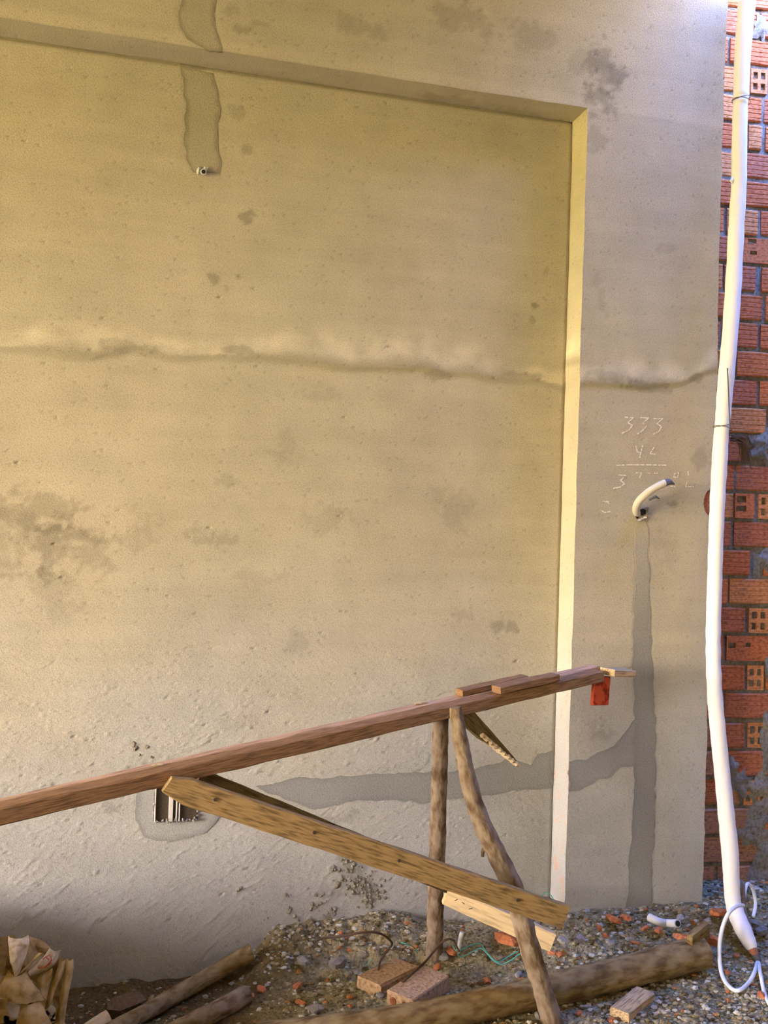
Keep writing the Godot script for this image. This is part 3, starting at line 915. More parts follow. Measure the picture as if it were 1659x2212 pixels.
func build_ground() -> void:
	var f := Node3D.new()
	f.name = "floor"
	add_child(f)
	tag(f, "earth and rubble floor of the unfinished room", "", "", "structure")
	var top := grid(420, 200, func(u: float, v: float) -> Array:
		var x := lerpf(-1.1, 2.8, u)
		var z := lerpf(-0.32, 1.5, v)
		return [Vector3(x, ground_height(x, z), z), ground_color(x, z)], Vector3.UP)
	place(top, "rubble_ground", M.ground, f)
	slab("earth_slab", Vector3(-5.8, -0.25, -0.4), Vector3(3.4, -0.13, 4.9), M.shell, f)
	# loose gravel and crumbs of mortar, past counting
	rng.seed = 77
	var tones := [Color(0.34, 0.30, 0.18), Color(0.42, 0.38, 0.26), Color(0.24, 0.19, 0.09), Color(0.14, 0.10, 0.04), Color(0.36, 0.29, 0.16), Color(0.56, 0.53, 0.42), Color(0.52, 0.19, 0.06)]
	for kind in 3:
		var mm := MultiMesh.new()
		mm.transform_format = MultiMesh.TRANSFORM_3D
		mm.use_colors = true
		mm.mesh = rock_mesh(kind)
		var list := []
		while list.size() < 5200:
			var x := rng.randf_range(-0.6, 2.2)
			var z := rng.randf_range(-0.15, 0.75)
			var dense := 0.10 + 0.85 * smoothstep(0.95, 1.25, x + 0.3 * n_low.get_noise_2d(x * 200 + 33, z * 200))
			dense = maxf(dense, 0.9 * smoothstep(0.25, 0.4, x) * (1.0 - smoothstep(0.75, 0.95, x)) * (1.0 - smoothstep(0.0, 0.09, z)))
			dense = maxf(dense, 0.35 * smoothstep(0.3, 0.5, x))
			if rng.randf() > dense:
				continue
			if z < 0.01 and x > 1.25 and x < 1.74 or z < -0.09 and x < 1.25:
				continue
			var s := 0.0036 + 0.008 * pow(rng.randf(), 3.0)
			var b := Basis.from_euler(Vector3(rng.randf() * TAU, rng.randf() * TAU, rng.randf() * TAU)).scaled(Vector3(s * 1.5, s * 0.8, s * 1.1))
			list.append([Transform3D(b, Vector3(x, ground_height(x, z) + s * 0.25, z)), tones[6 if rng.randf() < 0.035 else rng.randi() % 6] * rng.randf_range(0.85, 1.3)])
		mm.instance_count = list.size()
		for i in list.size():
			mm.set_instance_transform(i, list[i][0])
			mm.set_instance_color(i, list[i][1])
		var o := MultiMeshInstance3D.new()
		o.multimesh = mm
		o.material_override = M.gravel
		o.name = numbered("loose_gravel")
		add_child(o, true)
		tag(o, "loose grit, gravel and mortar crumbs strewn over the floor", "gravel", "", "stuff")

# ---------------------------------------------------------------- the shell of the room and what lets light in
func build_shell() -> void:
	var wl := Node3D.new()
	wl.name = "wall_left"
	add_child(wl)
	tag(wl, "plain rendered wall with a wide window opening, left of the view", "", "", "structure")
	var x0 := -5.75
	var x1 := -5.5
	slab("sill_wall", Vector3(x0, -0.2, -0.3), Vector3(x1, WIN_LO, 4.7), M.shell, wl)
	slab("head_wall", Vector3(x0, WIN_HI, -0.3), Vector3(x1, 3.6, 4.7), M.shell, wl)
	slab("near_jamb", Vector3(x0, WIN_LO, -0.3), Vector3(x1, WIN_HI, WIN_A), M.shell, wl)
	slab("far_jamb", Vector3(x0, WIN_LO, WIN_B), Vector3(x1, WIN_HI, 4.7), M.shell, wl)
	tag(slab("wall_front", Vector3(-5.75, -0.2, 4.7), Vector3(3.4, 3.6, 4.9), M.shell), "plain rendered wall behind the view", "", "", "structure")
	tag(slab("wall_side", Vector3(3.1, -0.2, -0.3), Vector3(3.35, 3.6, 4.7), M.shell), "plain rendered wall at the far right", "", "", "structure")
	var c := Node3D.new()
	c.name = "ceiling"
	add_child(c)
	tag(c, "concrete slab with a stairwell opening above the brick wall", "", "", "structure")
	slab("slab", Vector3(-5.75, 3.25, -0.4), Vector3(SKY_A, 3.4, 4.9), M.shell, c)
	slab("slab", Vector3(SKY_B, 3.25, -0.4), Vector3(3.4, 3.4, 4.9), M.shell, c)
	slab("slab", Vector3(SKY_A, 3.25, SKY_D), Vector3(SKY_B, 3.4, 4.9), M.shell, c)

const WIN_LO := 0.6
const WIN_HI := 2.35
const WIN_A := 0.3
const WIN_B := 4.2
const SKY_A := 1.75
const SKY_B := 2.7
const SKY_D := 0.55

# ---------------------------------------------------------------- the sawhorse
func pixel_x(p: Vector3) -> float:
	var q := view_basis.inverse() * (p - EYE)
	return 829.5 + FOCAL * q.x / -q.z

func rail_mesh(length: float, t: Vector2, w: Vector2, e: float, wobble: float, segs: int) -> ArrayMesh:
	# a rail that hangs below and behind the line of its upper front edge; thickness and width change along it
	var st := begin()
	var sections := []
	for i in segs + 1:
		var f := float(i) / segs
		var ring := PackedVector3Array()
		var tt := lerpf(t.x, t.y, f)
		var ww := lerpf(w.x, w.y, f)
		for q in [[0.0, -e], [-e, 0.0], [-ww + e, 0.0], [-ww, -e], [-ww, -tt + e], [-ww + e, -tt], [-e, -tt], [0.0, -tt + e]]:
			ring.append(Vector3((f - 0.5) * length, q[1] + rng.randf_range(-wobble, wobble), q[0] + rng.randf_range(-wobble, wobble)))
		sections.append(ring)
	loft(st, sections, false)
	return done(st)

func build_sawhorse() -> void:
	rng.seed = 5
	var a := on_y(-130, 1776, 0.63)
	var b := on_y(1304, 1450, 0.85)
	var root := thing("sawhorse", Vector3((a.x + b.x) * 0.5, 0.0, (a.z + b.z) * 0.5), "rough timber sawhorse with pole legs and nailed plank braces, slanting across the view", "sawhorse")
	var dir := (b - a).normalized()
	var front := dir.cross(Vector3.UP).normalized()         # towards the camera and to the right
	var up := front.cross(dir)
	var beam_at := func(px: float) -> Vector3:
		var best := a
		for i in 801:
			var q := a.lerp(b, i / 800.0)
			if absf(pixel_x(q) - px) < absf(pixel_x(best) - px):
				best = q
		return best
	# front rail: its upper front edge runs from a to b
	tag(place(rail_mesh(a.distance_to(b), Vector2(0.037, 0.031), Vector2(0.046, 0.046), 0.0025, 0.0012, 30), "beam", M.red_wood, root, along(a, b, Vector3.UP)), "reddish top beam")
	# second board nailed along its back, a little longer
	var b2 := b + dir * 0.03
	var off := -front * 0.048 + up * 0.001
	tag(place(rail_mesh(a.distance_to(b2), Vector2(0.026, 0.022), Vector2(0.018, 0.046), 0.002, 0.0012, 24), "back_rail", M.pink_wood, root, along(a + off, b2 + off, Vector3.UP)), "paler second board nailed along the back of the beam")
	var e0: Vector3 = b + dir * 0.038 - front * 0.035
	var st := begin()
	chamfer_box(st, Vector3(0.085, 0.020, 0.062), 0.002)
	tag(place(done(st), "end_block", M.pale_oak, root, Transform3D(along(Vector3.ZERO, dir, Vector3.UP).basis * Basis(Vector3.BACK, -0.2), on_z(1335, 1452, b.z - 0.03))), "pale sawn piece at the end of the beam")
	st = begin()
	chamfer_box(st, Vector3(0.064, 0.084, 0.013), 0.002)
	tag(place(done(st), "painted_board", M.red_paint, root, Transform3D(Basis(Vector3.UP, 0.30) * Basis(Vector3.FORWARD, 0.06), on_z(1297, 1492, b.z - 0.035))), "short board with red paint under the end of the beam")

	# legs
	var leg_a := [on_z(984, 1528, 0.335), on_z(990, 1570, 0.34), on_z(1004, 1650, 0.35), on_z(1030, 1750, 0.36), on_z(1075, 1850, 0.375), on_z(1112, 1930, 0.385), on_z(1142, 2040, 0.40), on_z(1170, 2130, 0.41), on_z(1199, 2225, 0.425), on_z(1212, 2262, 0.43)]
	limb(root, "leg", leg_a, [0.015, 0.018, 0.0205, 0.023, 0.0255, 0.027, 0.026, 0.025, 0.026, 0.026], M.bark_brown, 14, 0.16, [[0.42, 2.2, 0.010], [0.62, 4.2, 0.008]])
	var far := a + dir * 0.01 - front * 0.02 - Vector3.UP * 0.03
	limb(root, "leg", [far, far.lerp(Vector3(-0.52, 0.0, 0.86), 0.5) + Vector3(-0.02, 0, 0), Vector3(-0.52, -0.02, 0.86)], [0.02, 0.022, 0.024], M.bark, 14, 0.14)
	var leg_b := [on_z(952, 1540, 0.20), on_z(951, 1600, 0.185), on_z(949, 1680, 0.165), on_z(947, 1760, 0.145), on_z(944, 1850, 0.12), on_z(941, 1930, 0.10), on_z(940, 2000, 0.08), on_z(938, 2078, 0.06)]
	limb(root, "leg", leg_b, [0.020, 0.0215, 0.022, 0.0225, 0.023, 0.0225, 0.0235, 0.0245], M.bark, 14, 0.14, [[0.62, 1.0, 0.008], [0.3, 4.4, 0.006], [0.55, 4.0, 0.007]])

	# front brace: a plank from the beam down to the front leg
	var za: float = beam_at.call(365.0).z + 0.012
	var pa := on_z(360, 1694, za)
	var pb := on_z(1219, 1979, 0.425)
	# its broad face looks at the camera: thickness along z
	var br := along(pa, pb, Vector3.UP)
	var brace := place(plank_mesh(pa.distance_to(pb), 0.058, 0.022, 0.0025, 0.0015, 22, 0.0, 0.0, 0.62), "brace", M.oak, root, br)
	tag(brace, "weathered plank brace sloping down to the front leg")
	for k in [0.105, 0.335, 0.545, 0.86]:
		st = begin()
		var c := br * Vector3((k - 0.5) * pa.distance_to(pb), 0.004, 0.0115) - root.position
		tube(st, [c, c + br.basis.z * 0.003], [0.0042, 0.0038], 8)
		var nail := MeshInstance3D.new()
		nail.name = "nail"
		nail.mesh = done(st)
		nail.material_override = M.iron
		nail.transform = brace.transform.affine_inverse()
		brace.add_child(nail, true)

	# rear brace; the shade behind the front one is put into its dark colour
	var ra := on_z(425, 1684, za - 0.12)
	var rb := on_z(972, 1907, 0.14)
	tag(place(plank_mesh(ra.distance_to(rb), 0.055, 0.02, 0.002, 0.0015, 14), "brace", M.dull_or_shaded_wood, root, along(ra, rb, Vector3.UP)), "plank brace behind the front one, shade painted into its wood, running to the rear leg")
	# pale board from the rear leg to the rubble
	var ca := on_z(962, 1932, 0.145)
	var cb := on_z(1192, 2034, 0.27)
	tag(place(plank_mesh(ca.distance_to(cb), 0.052, 0.02, 0.002, 0.001, 10, 0.0, 0.006), "cross_board", M.pine, root, along(ca, cb, Vector3.UP)), "pale yellow pine board low between the legs")
	for q in [[986, 1944, 0.4], [1001, 1951, -0.6], [1017, 1963, 0.15]]:
		var c := on_z(q[0], q[1], lerpf(ca.z, cb.z, (q[0] - 962.0) / 230.0) + 0.011)
		st = begin()
		chamfer_box(st, Vector3(0.011, 0.0016, 0.0016), 0.0003)
		place(done(st), "staple", M.iron, root, Transform3D(Basis(Vector3.BACK, q[2]), c))
	# split board behind the front leg: dark faces, bright torn edge
	var s0 := on_z(1000, 1535, 0.26)
	var s1 := on_z(1107, 1648, 0.2)
	var sx := along(s0, s1, Vector3.UP)
	var len := s0.distance_to(s1)
	st = begin()
	var sec := []
	for k in [[-0.5, 0.030, 0.0], [-0.1, 0.024, 0.002], [0.2, 0.013, 0.006], [0.42, 0.005, 0.009], [0.5, 0.0008, 0.010]]:
		var r := PackedVector3Array()
		for p in [[-k[1] + k[2], -0.009], [k[1] * 0.6 + k[2], -0.009], [k[1] * 0.6 + k[2], 0.009], [-k[1] + k[2], 0.009]]:
			r.append(Vector3(k[0] * len, p[0], p[1]))
		sec.append(r)
	loft(st, sec, false)
	var split := place(done(st), "split_board", M.dull_or_shaded_wood, root, sx)
	tag(split, "split board end hanging behind the front leg")
	st = begin()
	for i in 9:
		var x := lerpf(-0.18, 0.46, i / 8.0) * len
		var w0 := lerpf(0.024, 0.004, i / 8.0)
		tube(st, [Vector3(x, -w0 + 0.004, rng.randf_range(-0.004, 0.006)), Vector3(x + 0.016, -w0 * 0.75 + 0.006, 0.009), Vector3(x + 0.034, -w0 * 0.45 + 0.008, 0.008)], [0.0045, 0.0075, 0.001], 5, 0.2, false)
	var torn := MeshInstance3D.new()
	torn.name = "torn_edge"
	torn.mesh = done(st)
	torn.material_override = M.fresh_wood
	split.add_child(torn, true)
	# a loop of binding wire at the foot of the brace
	st = begin()
	var hk := []
	for q in [[1184, 1957], [1172, 1946], [1172, 1934], [1180, 1928], [1190, 1934], [1196, 1944]]:
		hk.append(on_z(q[0], q[1], 0.43))
	tube(st, curve(hk, 6), [0.0012], 6)
	tag(place(done(st), "tie_wire", M.green_wire, root), "thin loop of tie wire")
	st = begin()
	tube(st, curve([on_z(985, 1903, 0.425), on_z(992, 1912, 0.45), on_z(994, 1924, 0.445)], 5), [0.0009], 5)
	place(done(st), "tie_wire", M.cable, root)

	# loose pieces lying on the beam: where they begin and end in pixels, width, thickness, how far behind the front edge
	for k in [["shorter reddish wood offcut lying on the beam, nearer the wall", 1022, 1165, 0.036, 0.017, 0.066], ["longer reddish wood offcut lying on the beam, nearer the camera", 1078, 1206, 0.042, 0.019, 0.012]]:
		var q0: Vector3 = beam_at.call(k[1]) - front * k[5] + up * (k[4] * 0.5 + 0.003)
		var q1: Vector3 = beam_at.call(k[2]) - front * k[5] + up * (k[4] * 0.5 + 0.003)
		var o := thing("wood_offcut", (q0 + q1) * 0.5 - up * k[4] * 0.5, k[0], "offcut", "offcuts lying on the sawhorse beam")
		place(plank_mesh(q0.distance_to(q1), k[4], k[3], 0.002, 0.001, 6), "block", M.red_wood, o, along(q0, q1, Vector3.UP))
	for k in [[943, 0.018, 0.07, "pale wood chip lying on the beam left of the two offcuts"], [350, 0.010, 0.045, "small pale wood chip on the beam above the top of the plank brace"]]:
		var c: Vector3 = beam_at.call(k[0]) - front * k[2] + up * 0.004
		var o := thing("wood_chip", c, k[3], "wood chip", "wood chips on the beam")
		place(chunk_mesh(Vector3(k[1] * 2.4, k[1] * 0.45, k[1] * 0.8), 0.4), "splinter", M.fresh_wood, o, Transform3D(Basis(Vector3.UP, 0.3), c))

# ---------------------------------------------------------------- the wrapped pipe
func build_pipe() -> void:
	rng.seed = 8
	var rows := [[1618, -30, 0.06, 37], [1611, 30, 0.06, 36], [1604, 120, 0.06, 34], [1601, 200, 0.06, 33], [1600, 216, 0.06, 30], [1599, 235, 0.06, 31], [1597, 320, 0.06, 32], [1596, 400, 0.06, 32], [1590, 500, 0.062, 33], [1584, 620, 0.065, 34], [1577, 720, 0.07, 33], [1570, 800, 0.07, 34], [1564, 870, 0.07, 33],
		[1561, 912, 0.07, 31], [1558, 935, 0.07, 31], [1555, 990, 0.07, 33], [1551, 1060, 0.07, 32], [1547, 1150, 0.07, 31], [1544, 1250, 0.07, 31], [1541, 1350, 0.072, 31], [1541, 1420, 0.075, 31], [1544, 1500, 0.08, 32], [1550, 1570, 0.085, 33], [1557, 1640, 0.09, 33], [1563, 1700, 0.10, 33], [1570, 1770, 0.11, 35], [1577, 1840, 0.12, 36], [1580, 1900, 0.13, 34], [1583, 1945, 0.14, 33], [1593, 1980, 0.16, 36], [1606, 2010, 0.185, 36], [1618, 2035, 0.205, 30], [1625, 2048, 0.212, 22]]
	var base := on_z(1620, 2040, 0.17)
	base.y = ground_height(base.x, base.z)
	var root := thing("wrapped_pipe", base, "tall white tape-wrapped pipe hanging in front of the bricks, its foot bent along the floor", "pipe")
	var pts := []
	var rad := []
	for r in rows:
		var p := on_z(r[0], r[1], r[2])
		pts.append(p)
		rad.append(r[3] * 0.5 / FOCAL * -(view_basis.inverse() * (p - EYE)).z)
	var path := curve(pts, 6)
	var rr := []
	for i in path.size():
		var f := i / 6.0
		var k := 1.0 + 0.035 * sin(i * 1.7) * float(i % 2) + 0.02 * n_mid.get_noise_1d(i * 60.0)
		rr.append(lerpf(rad[int(f)], rad[mini(int(f) + 1, rad.size() - 1)], f - int(f)) * k)
	var st := begin()
	tube(st, path, rr, 22, 0.03)
	tag(place(done(st), "tape_wrap", M.wrap, root), "white tape wrapping")
	# grey foam sleeve left bare on the right near the foot
	st = begin()
	var fp := []
	for q in [[1592, 1900, 0.115], [1599, 1950, 0.125], [1608, 1985, 0.142], [1619, 2018, 0.165]]:
		fp.append(on_z(q[0], q[1], q[2]))
	tube(st, curve(fp, 6), [0.012, 0.020, 0.021, 0.020, 0.019, 0.018, 0.017, 0.016, 0.014], 14, 0.06)
	tag(place(done(st), "foam_sleeve", M.foam, root), "bare dusty foam sleeve")
	st = begin()
	tube(st, [on_z(1619, 2038, 0.212), on_z(1626, 2052, 0.217), on_z(1632, 2062, 0.22)], [0.011, 0.013, 0.011], 12, 0.1)
	place(done(st), "rusty_tape", M.rust_tape, root)
	st = begin()
	tube(st, [on_z(1631, 2060, 0.222), on_z(1636, 2073, 0.225), on_z(1639, 2080, 0.226)], [0.0115, 0.0115, 0.009], 12)
	place(done(st), "pipe_end", M.dark_tape, root)
	# tie wires round it
	for k in [[1561, 922, 0.07, 34, 7], [1601, 217, 0.06, 31, -6]]:
		st = begin()
		var c := on_z(k[0], k[1], k[2])
		for turn in 2:
			var ring := []
			for i in 17:
				var g := TAU * i / 16.0
				ring.append(c + Vector3(cos(g) * 0.0275, (turn * 2 - 1) * 0.006 * cos(g) + 0.004 * (turn * 2 - 1), sin(g) * 0.0275))
			tube(st, ring, [0.0011], 5, 0.0, true, false)
		place(done(st), "tie_wire", M.wire, root)
	st = begin()
	tube(st, curve([on_z(1577, 925, 0.097), on_z(1575, 880, 0.1), on_z(1573, 830, 0.1), on_z(1571, 795, 0.1)], 4), [0.0016, 0.002], 6)
	tag(place(done(st), "wire_tail", M.wire, root), "dark twisted end of the tie wire")
	# little tear of tape on the left
	st = begin()
	tube(st, [on_z(1584, 382, 0.06), on_z(1580, 391, 0.065), on_z(1581, 397, 0.065)], [0.004, 0.005, 0.001], 6, 0.2, false)
	place(done(st), "tape_tear", M.wrap, root)

	# white cables that come out of its end
	var cb := thing("white_cable", on_ground(1600, 2120), "white cable looped over the rubble at the foot of the wrapped pipe", "cable")
	st = begin()
	var loop := [on_z(1606, 1956, 0.20), on_z(1592, 1957, 0.215)]
	for q in [[1573, 1974, 0.15], [1559, 2010, 0.11], [1554, 2050, 0.07], [1556, 2090, 0.03], [1566, 2120, 0.014], [1584, 2138, 0.012], [1600, 2138, 0.012], [1618, 2122, 0.012], [1630, 2100, 0.02]]:
		loop.append(on_ground(q[0], q[1], q[2]))
	loop.append(on_z(1637, 2077, 0.226))
	tube(st, curve(loop, 8), [0.0056], 10)
	place(done(st), "loop", M.cable, cb)
	st = begin()
	var tail := [on_z(1638, 2077, 0.226)]
	for q in [[1643, 2105, 0.02], [1650, 2140, 0.01], [1660, 2166, 0.008], [1676, 2190, 0.008]]:
		tail.append(on_ground(q[0], q[1], q[2]))
	tube(st, curve(tail, 8), [0.0052], 10)
	place(done(st), "tail", M.cable, cb)
	st = begin()
	var ring2 := []
	for q in [[1609, 1970, 0.12], [1607, 1945, 0.09], [1610, 1920, 0.07], [1615, 1909, 0.06], [1622, 1914, 0.05], [1629, 1930, 0.05], [1632, 1955, 0.06], [1627, 1980, 0.08]]:
		ring2.append(on_z(q[0], q[1], q[2]))
	tube(st, curve(ring2, 8), [0.0052], 10)
	place(done(st), "loop", M.cable, cb)

	# tuft of dark fibres caught behind the pipe
	var ft := thing("fibre_tuft", on_z(1590, 955, -0.06), "tuft of dark coarse fibres sticking out behind the white pipe", "fibre tuft")
	st = begin()
	for i in 70:
		var s := on_z(1576 + rng.randf() * 12, 938 + rng.randf() * 16, -0.06 + rng.randf() * 0.02)
		var reach := rng.randf_range(0.3, 1.0)
		var m := on_z(1592 + reach * 18 + rng.randf_range(-8, 6), 950 + rng.randf_range(-6, 14), -0.055)
		var e := on_z(1588 + reach * 40 + rng.randf_range(-8, 6), 975 + rng.randf_range(5, 45), -0.07)
		tube(st, curve([s, m, e], 4), [0.0014, 0.0012, 0.001, 0.0009, 0.0008, 0.0007, 0.0006, 0.0005, 0.0003], 4, 0.0, false)
	place(done(st), "fibres", M.fibre, ft)

# ---------------------------------------------------------------- what lies about
func build_logs() -> void:
	rng.seed = 15
	var l := thing("log", on_ground(1200, 2150), "long thick log lying across the floor at lower right", "log")
	limb(l, "trunk", [on_ground(560, 2240, 0.035), on_ground(860, 2205, 0.037), on_ground(1110, 2155, 0.04), on_ground(1330, 2105, 0.043), on_ground(1515, 2056, 0.046)], [0.032, 0.035, 0.038, 0.042, 0.046], M.log_bark, 20, 0.08)
	var st := begin()
	var s := on_ground(1508, 2022, 0.02)
	chamfer_box(st, Vector3(0.09, 0.05, 0.02), 0.003, Vector3.ZERO, 0.002)
	var sl := thing("wood_slab", s, "dusty broken slab of wood leaning on the right end of the thick log", "wood slab")
	place(done(st), "slab", M.log_bark, sl, Transform3D(Basis(Vector3(0.3, 0.85, 0.42).normalized(), 0.5), s))
	l = thing("pole", on_ground(420, 2140), "grey bark pole lying on the dirt at lower left, its end against the rubble", "pole")
	limb(l, "trunk", [on_ground(225, 2235, 0.022), on_ground(330, 2178, 0.025), on_ground(440, 2115, 0.03), on_ground(545, 2056, 0.04)], [0.021, 0.022, 0.023, 0.024], M.log_bark, 16, 0.14, [[0.85, 1.2, 0.008], [0.35, 5.0, 0.012]])
	l = thing("pole", on_ground(460, 2190), "short brown pole nearest the lower edge, beside the grey bark pole", "pole")
	limb(l, "trunk", [on_ground(330, 2250, 0.02), on_ground(440, 2198, 0.022), on_ground(530, 2150, 0.024)], [0.022, 0.024, 0.026], M.bark_brown, 16, 0.12)

func build_bricks() -> void:
	rng.seed = 23
	# the brick with two round holes in its end
	var near := on_ground(868, 2184, 0.0)
	var far := on_ground(948, 2136, 0.0)
	var dir := (far - near)
	dir.y = 0
	dir = dir.normalized()
	var size := Vector3(0.175, 0.042, 0.082)
	var c := near + dir * size.x * 0.42 + Vector3(0, size.y * 0.5 + 0.004, 0)
	var xf := Transform3D(Basis(dir, Vector3.UP, dir.cross(Vector3.UP)), c)
	var t := thing("brick", c - Vector3(0, size.y * 0.5, 0), "dusty solid brick on the floor with two round holes in its near end", "brick")
	var st := begin()
	chamfer_box(st, size, 0.004, Vector3.ZERO, 0.0012)
	place(done(st), "body", M.brick_dust, t, xf)
	for s in [-1, 1]:
		st = begin()
		tube(st, [Vector3(-size.x * 0.5 + 0.02, 0, s * 0.018), Vector3(-size.x * 0.5 - 0.0012, 0, s * 0.018)], [0.0095, 0.0095], 14)
		place(done(st), "hole", M.brick_dark, t, xf)
	# half-buried slab behind it
	var p := on_ground(838, 2112, 0.01)
	t = thing("brick", p, "flat brick half sunk in the dirt behind the brick with two holes", "brick")
	st = begin()
	chamfer_box(st, Vector3(0.17, 0.035, 0.085), 0.004, Vector3.ZERO, 0.002)
	place(done(st), "body", M.brick_dust, t, Transform3D(Basis(Vector3.UP, 0.62) * Basis(Vector3.FORWARD, 0.04), p))
	# small sawn block on the right
	var b0 := on_ground(1338, 2192, 0.012)
	var b1 := on_ground(1402, 2140, 0.012)
	t = thing("wood_block", (b0 + b1) * 0.5, "small pale sawn block lying on the gravel below the thick log", "wood block")
	place(plank_mesh(0.15, 0.024, 0.052, 0.002, 0.001, 4), "block", M.pale_oak, t, along(b0, b0 + (b1 - b0).normalized() * 0.15, Vector3.UP))
	# lump of brick rubble by the left pole
	p = on_ground(268, 2172, 0.02)
	t = thing("brick_lump", p, "brown dusty lump of brick rubble between the paper bag and the poles", "rubble")
	place(chunk_mesh(Vector3(0.10, 0.06, 0.07), 0.2), "lump", M.brown_lump, t, Transform3D(Basis(Vector3.UP, 0.5), p))
	p = on_ground(214, 2212, 0.02)
	t = thing("pole_end", p, "pale cut stub of wood at the lower edge beside the paper bag", "stub")
	limb(t, "stub", [p + Vector3(-0.05, -0.01, 0.04), p, p + Vector3(0.022, 0.006, -0.012)], [0.020, 0.021, 0.021], M.pine, 14, 0.05)

	# pieces of orange brick one can point at: x, y, size, squash, label
	for k in [
		[1094, 2030, 0.055, 0.45, "large flat orange brick shard behind the front leg"], [1085, 1999, 0.010, 1.0, "tiny orange brick crumb near the pine board"],
		[1052, 2118, 0.020, 0.6, "orange brick piece on the dirt left of the front leg"], [1066, 2142, 0.024, 0.5, "orange brick sliver tucked against the upper side of the thick log"],
		[1125, 2113, 0.012, 0.8, "small orange crumb next to a white stone by the front leg"], [1325, 1985, 0.030, 0.6, "orange brick fragment on the mound below the pier"],
		[1352, 1982, 0.022, 0.7, "orange brick fragment beside a larger one on the mound below the pier"], [1295, 2004, 0.016, 1.1, "upright orange chip left of the mound below the pier"],
		[1307, 2020, 0.015, 1.0, "orange chip below the upright chip on the mound"], [1192, 2058, 0.016, 0.7, "orange crumb at the right end of the pine board"],
		[1213, 2060, 0.018, 0.6, "orange crumb on the gravel right of the pine board end"], [1423, 2008, 0.022, 0.7, "orange chip below the curved white conduit piece"],
		[1394, 2004, 0.018, 0.7, "orange chip left of the curved white conduit piece"], [1472, 2026, 0.030, 0.6, "orange brick fragment against the upper side of the log's right end"],
		[1552, 1971, 0.034, 0.7, "orange brick fragment on the rubble left of the pipe's foot"], [1541, 2032, 0.026, 1.2, "orange brick piece beyond the log's right end"],
		[1592, 2064, 0.016, 0.6, "orange chip inside the white cable loop, upper"], [1572, 2101, 0.016, 0.6, "orange chip inside the white cable loop, lower"],
		[1646, 2152, 0.020, 0.9, "orange chip beside the white cable's tail"], [1628, 2128, 0.012, 0.8, "orange crumb just below the cable loop"],
		[566, 2137, 0.022, 0.6, "orange brick chip right of the poles' ends"], [642, 2130, 0.022, 0.7, "orange brick chip on the dirt left of the half-sunk brick"],
		[650, 2166, 0.018, 0.7, "orange brick crumb near the pale chip at lower left"], [545, 2150, 0.012, 0.8, "tiny orange crumb by the short pole's end"],
		[945, 2088, 0.020, 0.7, "orange brick crumb behind the brick with two holes"], [975, 2055, 0.026, 0.6, "dark orange shard at the foot of the rear leg"],
		[1250, 2188, 0.014, 0.7, "orange crumb on the gravel below the thick log"], [1320, 2203, 0.018, 0.6, "orange sliver at the bottom edge right of the front leg"],
		[645, 2098, 0.010, 0.9, "tiny orange crumb in the mortar rubble by the wall"], [1372, 2036, 0.016, 0.6, "orange chip above the middle of the thick log"]]:
		p = on_ground(k[0], k[1], k[2] * 0.25)
		t = thing("brick_fragment", p, k[4], "brick fragment", "orange brick fragments on the floor")
		place(chunk_mesh(Vector3(k[2] * 1.5, k[2] * k[3], k[2]), 0.25), "fragment", M.fragment, t, Transform3D(Basis(Vector3.UP, rng.randf() * TAU) * Basis(Vector3.RIGHT, rng.randf_range(-0.4, 0.4)), p))
	for k in [
		[1120, 2105, 0.020, "pale_stone", "white stone by the front leg above the thick log"], [1098, 2126, 0.020, "stone", "grey stone between two orange pieces left of the front leg"],
		[1254, 2026, 0.024, "pale_stone", "pinkish white stone right of the pine board's end"], [1216, 2032, 0.026, "pale_stone", "pale grey lump just right of the pine board's end"],
		[1318, 2036, 0.022, "pale_stone", "pale stone on the gravel above the thick log"], [1470, 1984, 0.024, "pale_stone", "pale stone beside the open end of the curved conduit piece"],
		[680, 2180, 0.030, "stone", "tan chip on the dirt between the poles and the brick with two holes"], [706, 2198, 0.024, "pale_stone", "pale chip at the bottom edge left of the brick with two holes"],
		[778, 2102, 0.022, "pale_stone", "white stone beside the half-sunk brick"], [730, 2080, 0.042, "lump", "rounded lump of grey mortar in the rubble by the wall"],
		[655, 2075, 0.030, "lump", "smaller lump of grey mortar in the rubble right of the pole end"], [785, 2062, 0.026, "lump", "grey mortar lump near the dark cable's start"],
		[955, 2066, 0.028, "stone", "grey stone at the foot of the rear leg"], [820, 2150, 0.020, "stone", "grey pebble left of the brick with two holes"],
		[1530, 1990, 0.022, "stone", "grey stone left of the pipe's foot"], [1625, 1995, 0.030, "stone", "grey stone right of the pipe's bent foot"], [1645, 2010, 0.034, "stone", "grey stone at the right edge by the pipe's foot"],
		[1165, 2190, 0.022, "stone", "grey stone left of the front leg's foot"], [1160, 1995, 0.018, "stone", "small stone under the end of the plank brace"]]:
		p = on_ground(k[0], k[1], k[2] * 0.25)
		t = thing("stone", p, k[4], "stone", "loose stones and mortar lumps on the floor")
		place(chunk_mesh(Vector3(k[2] * 1.3, k[2] * 0.75, k[2]), 0.2), "lump", M[k[3]], t, Transform3D(Basis(Vector3.UP, rng.randf() * TAU), p))

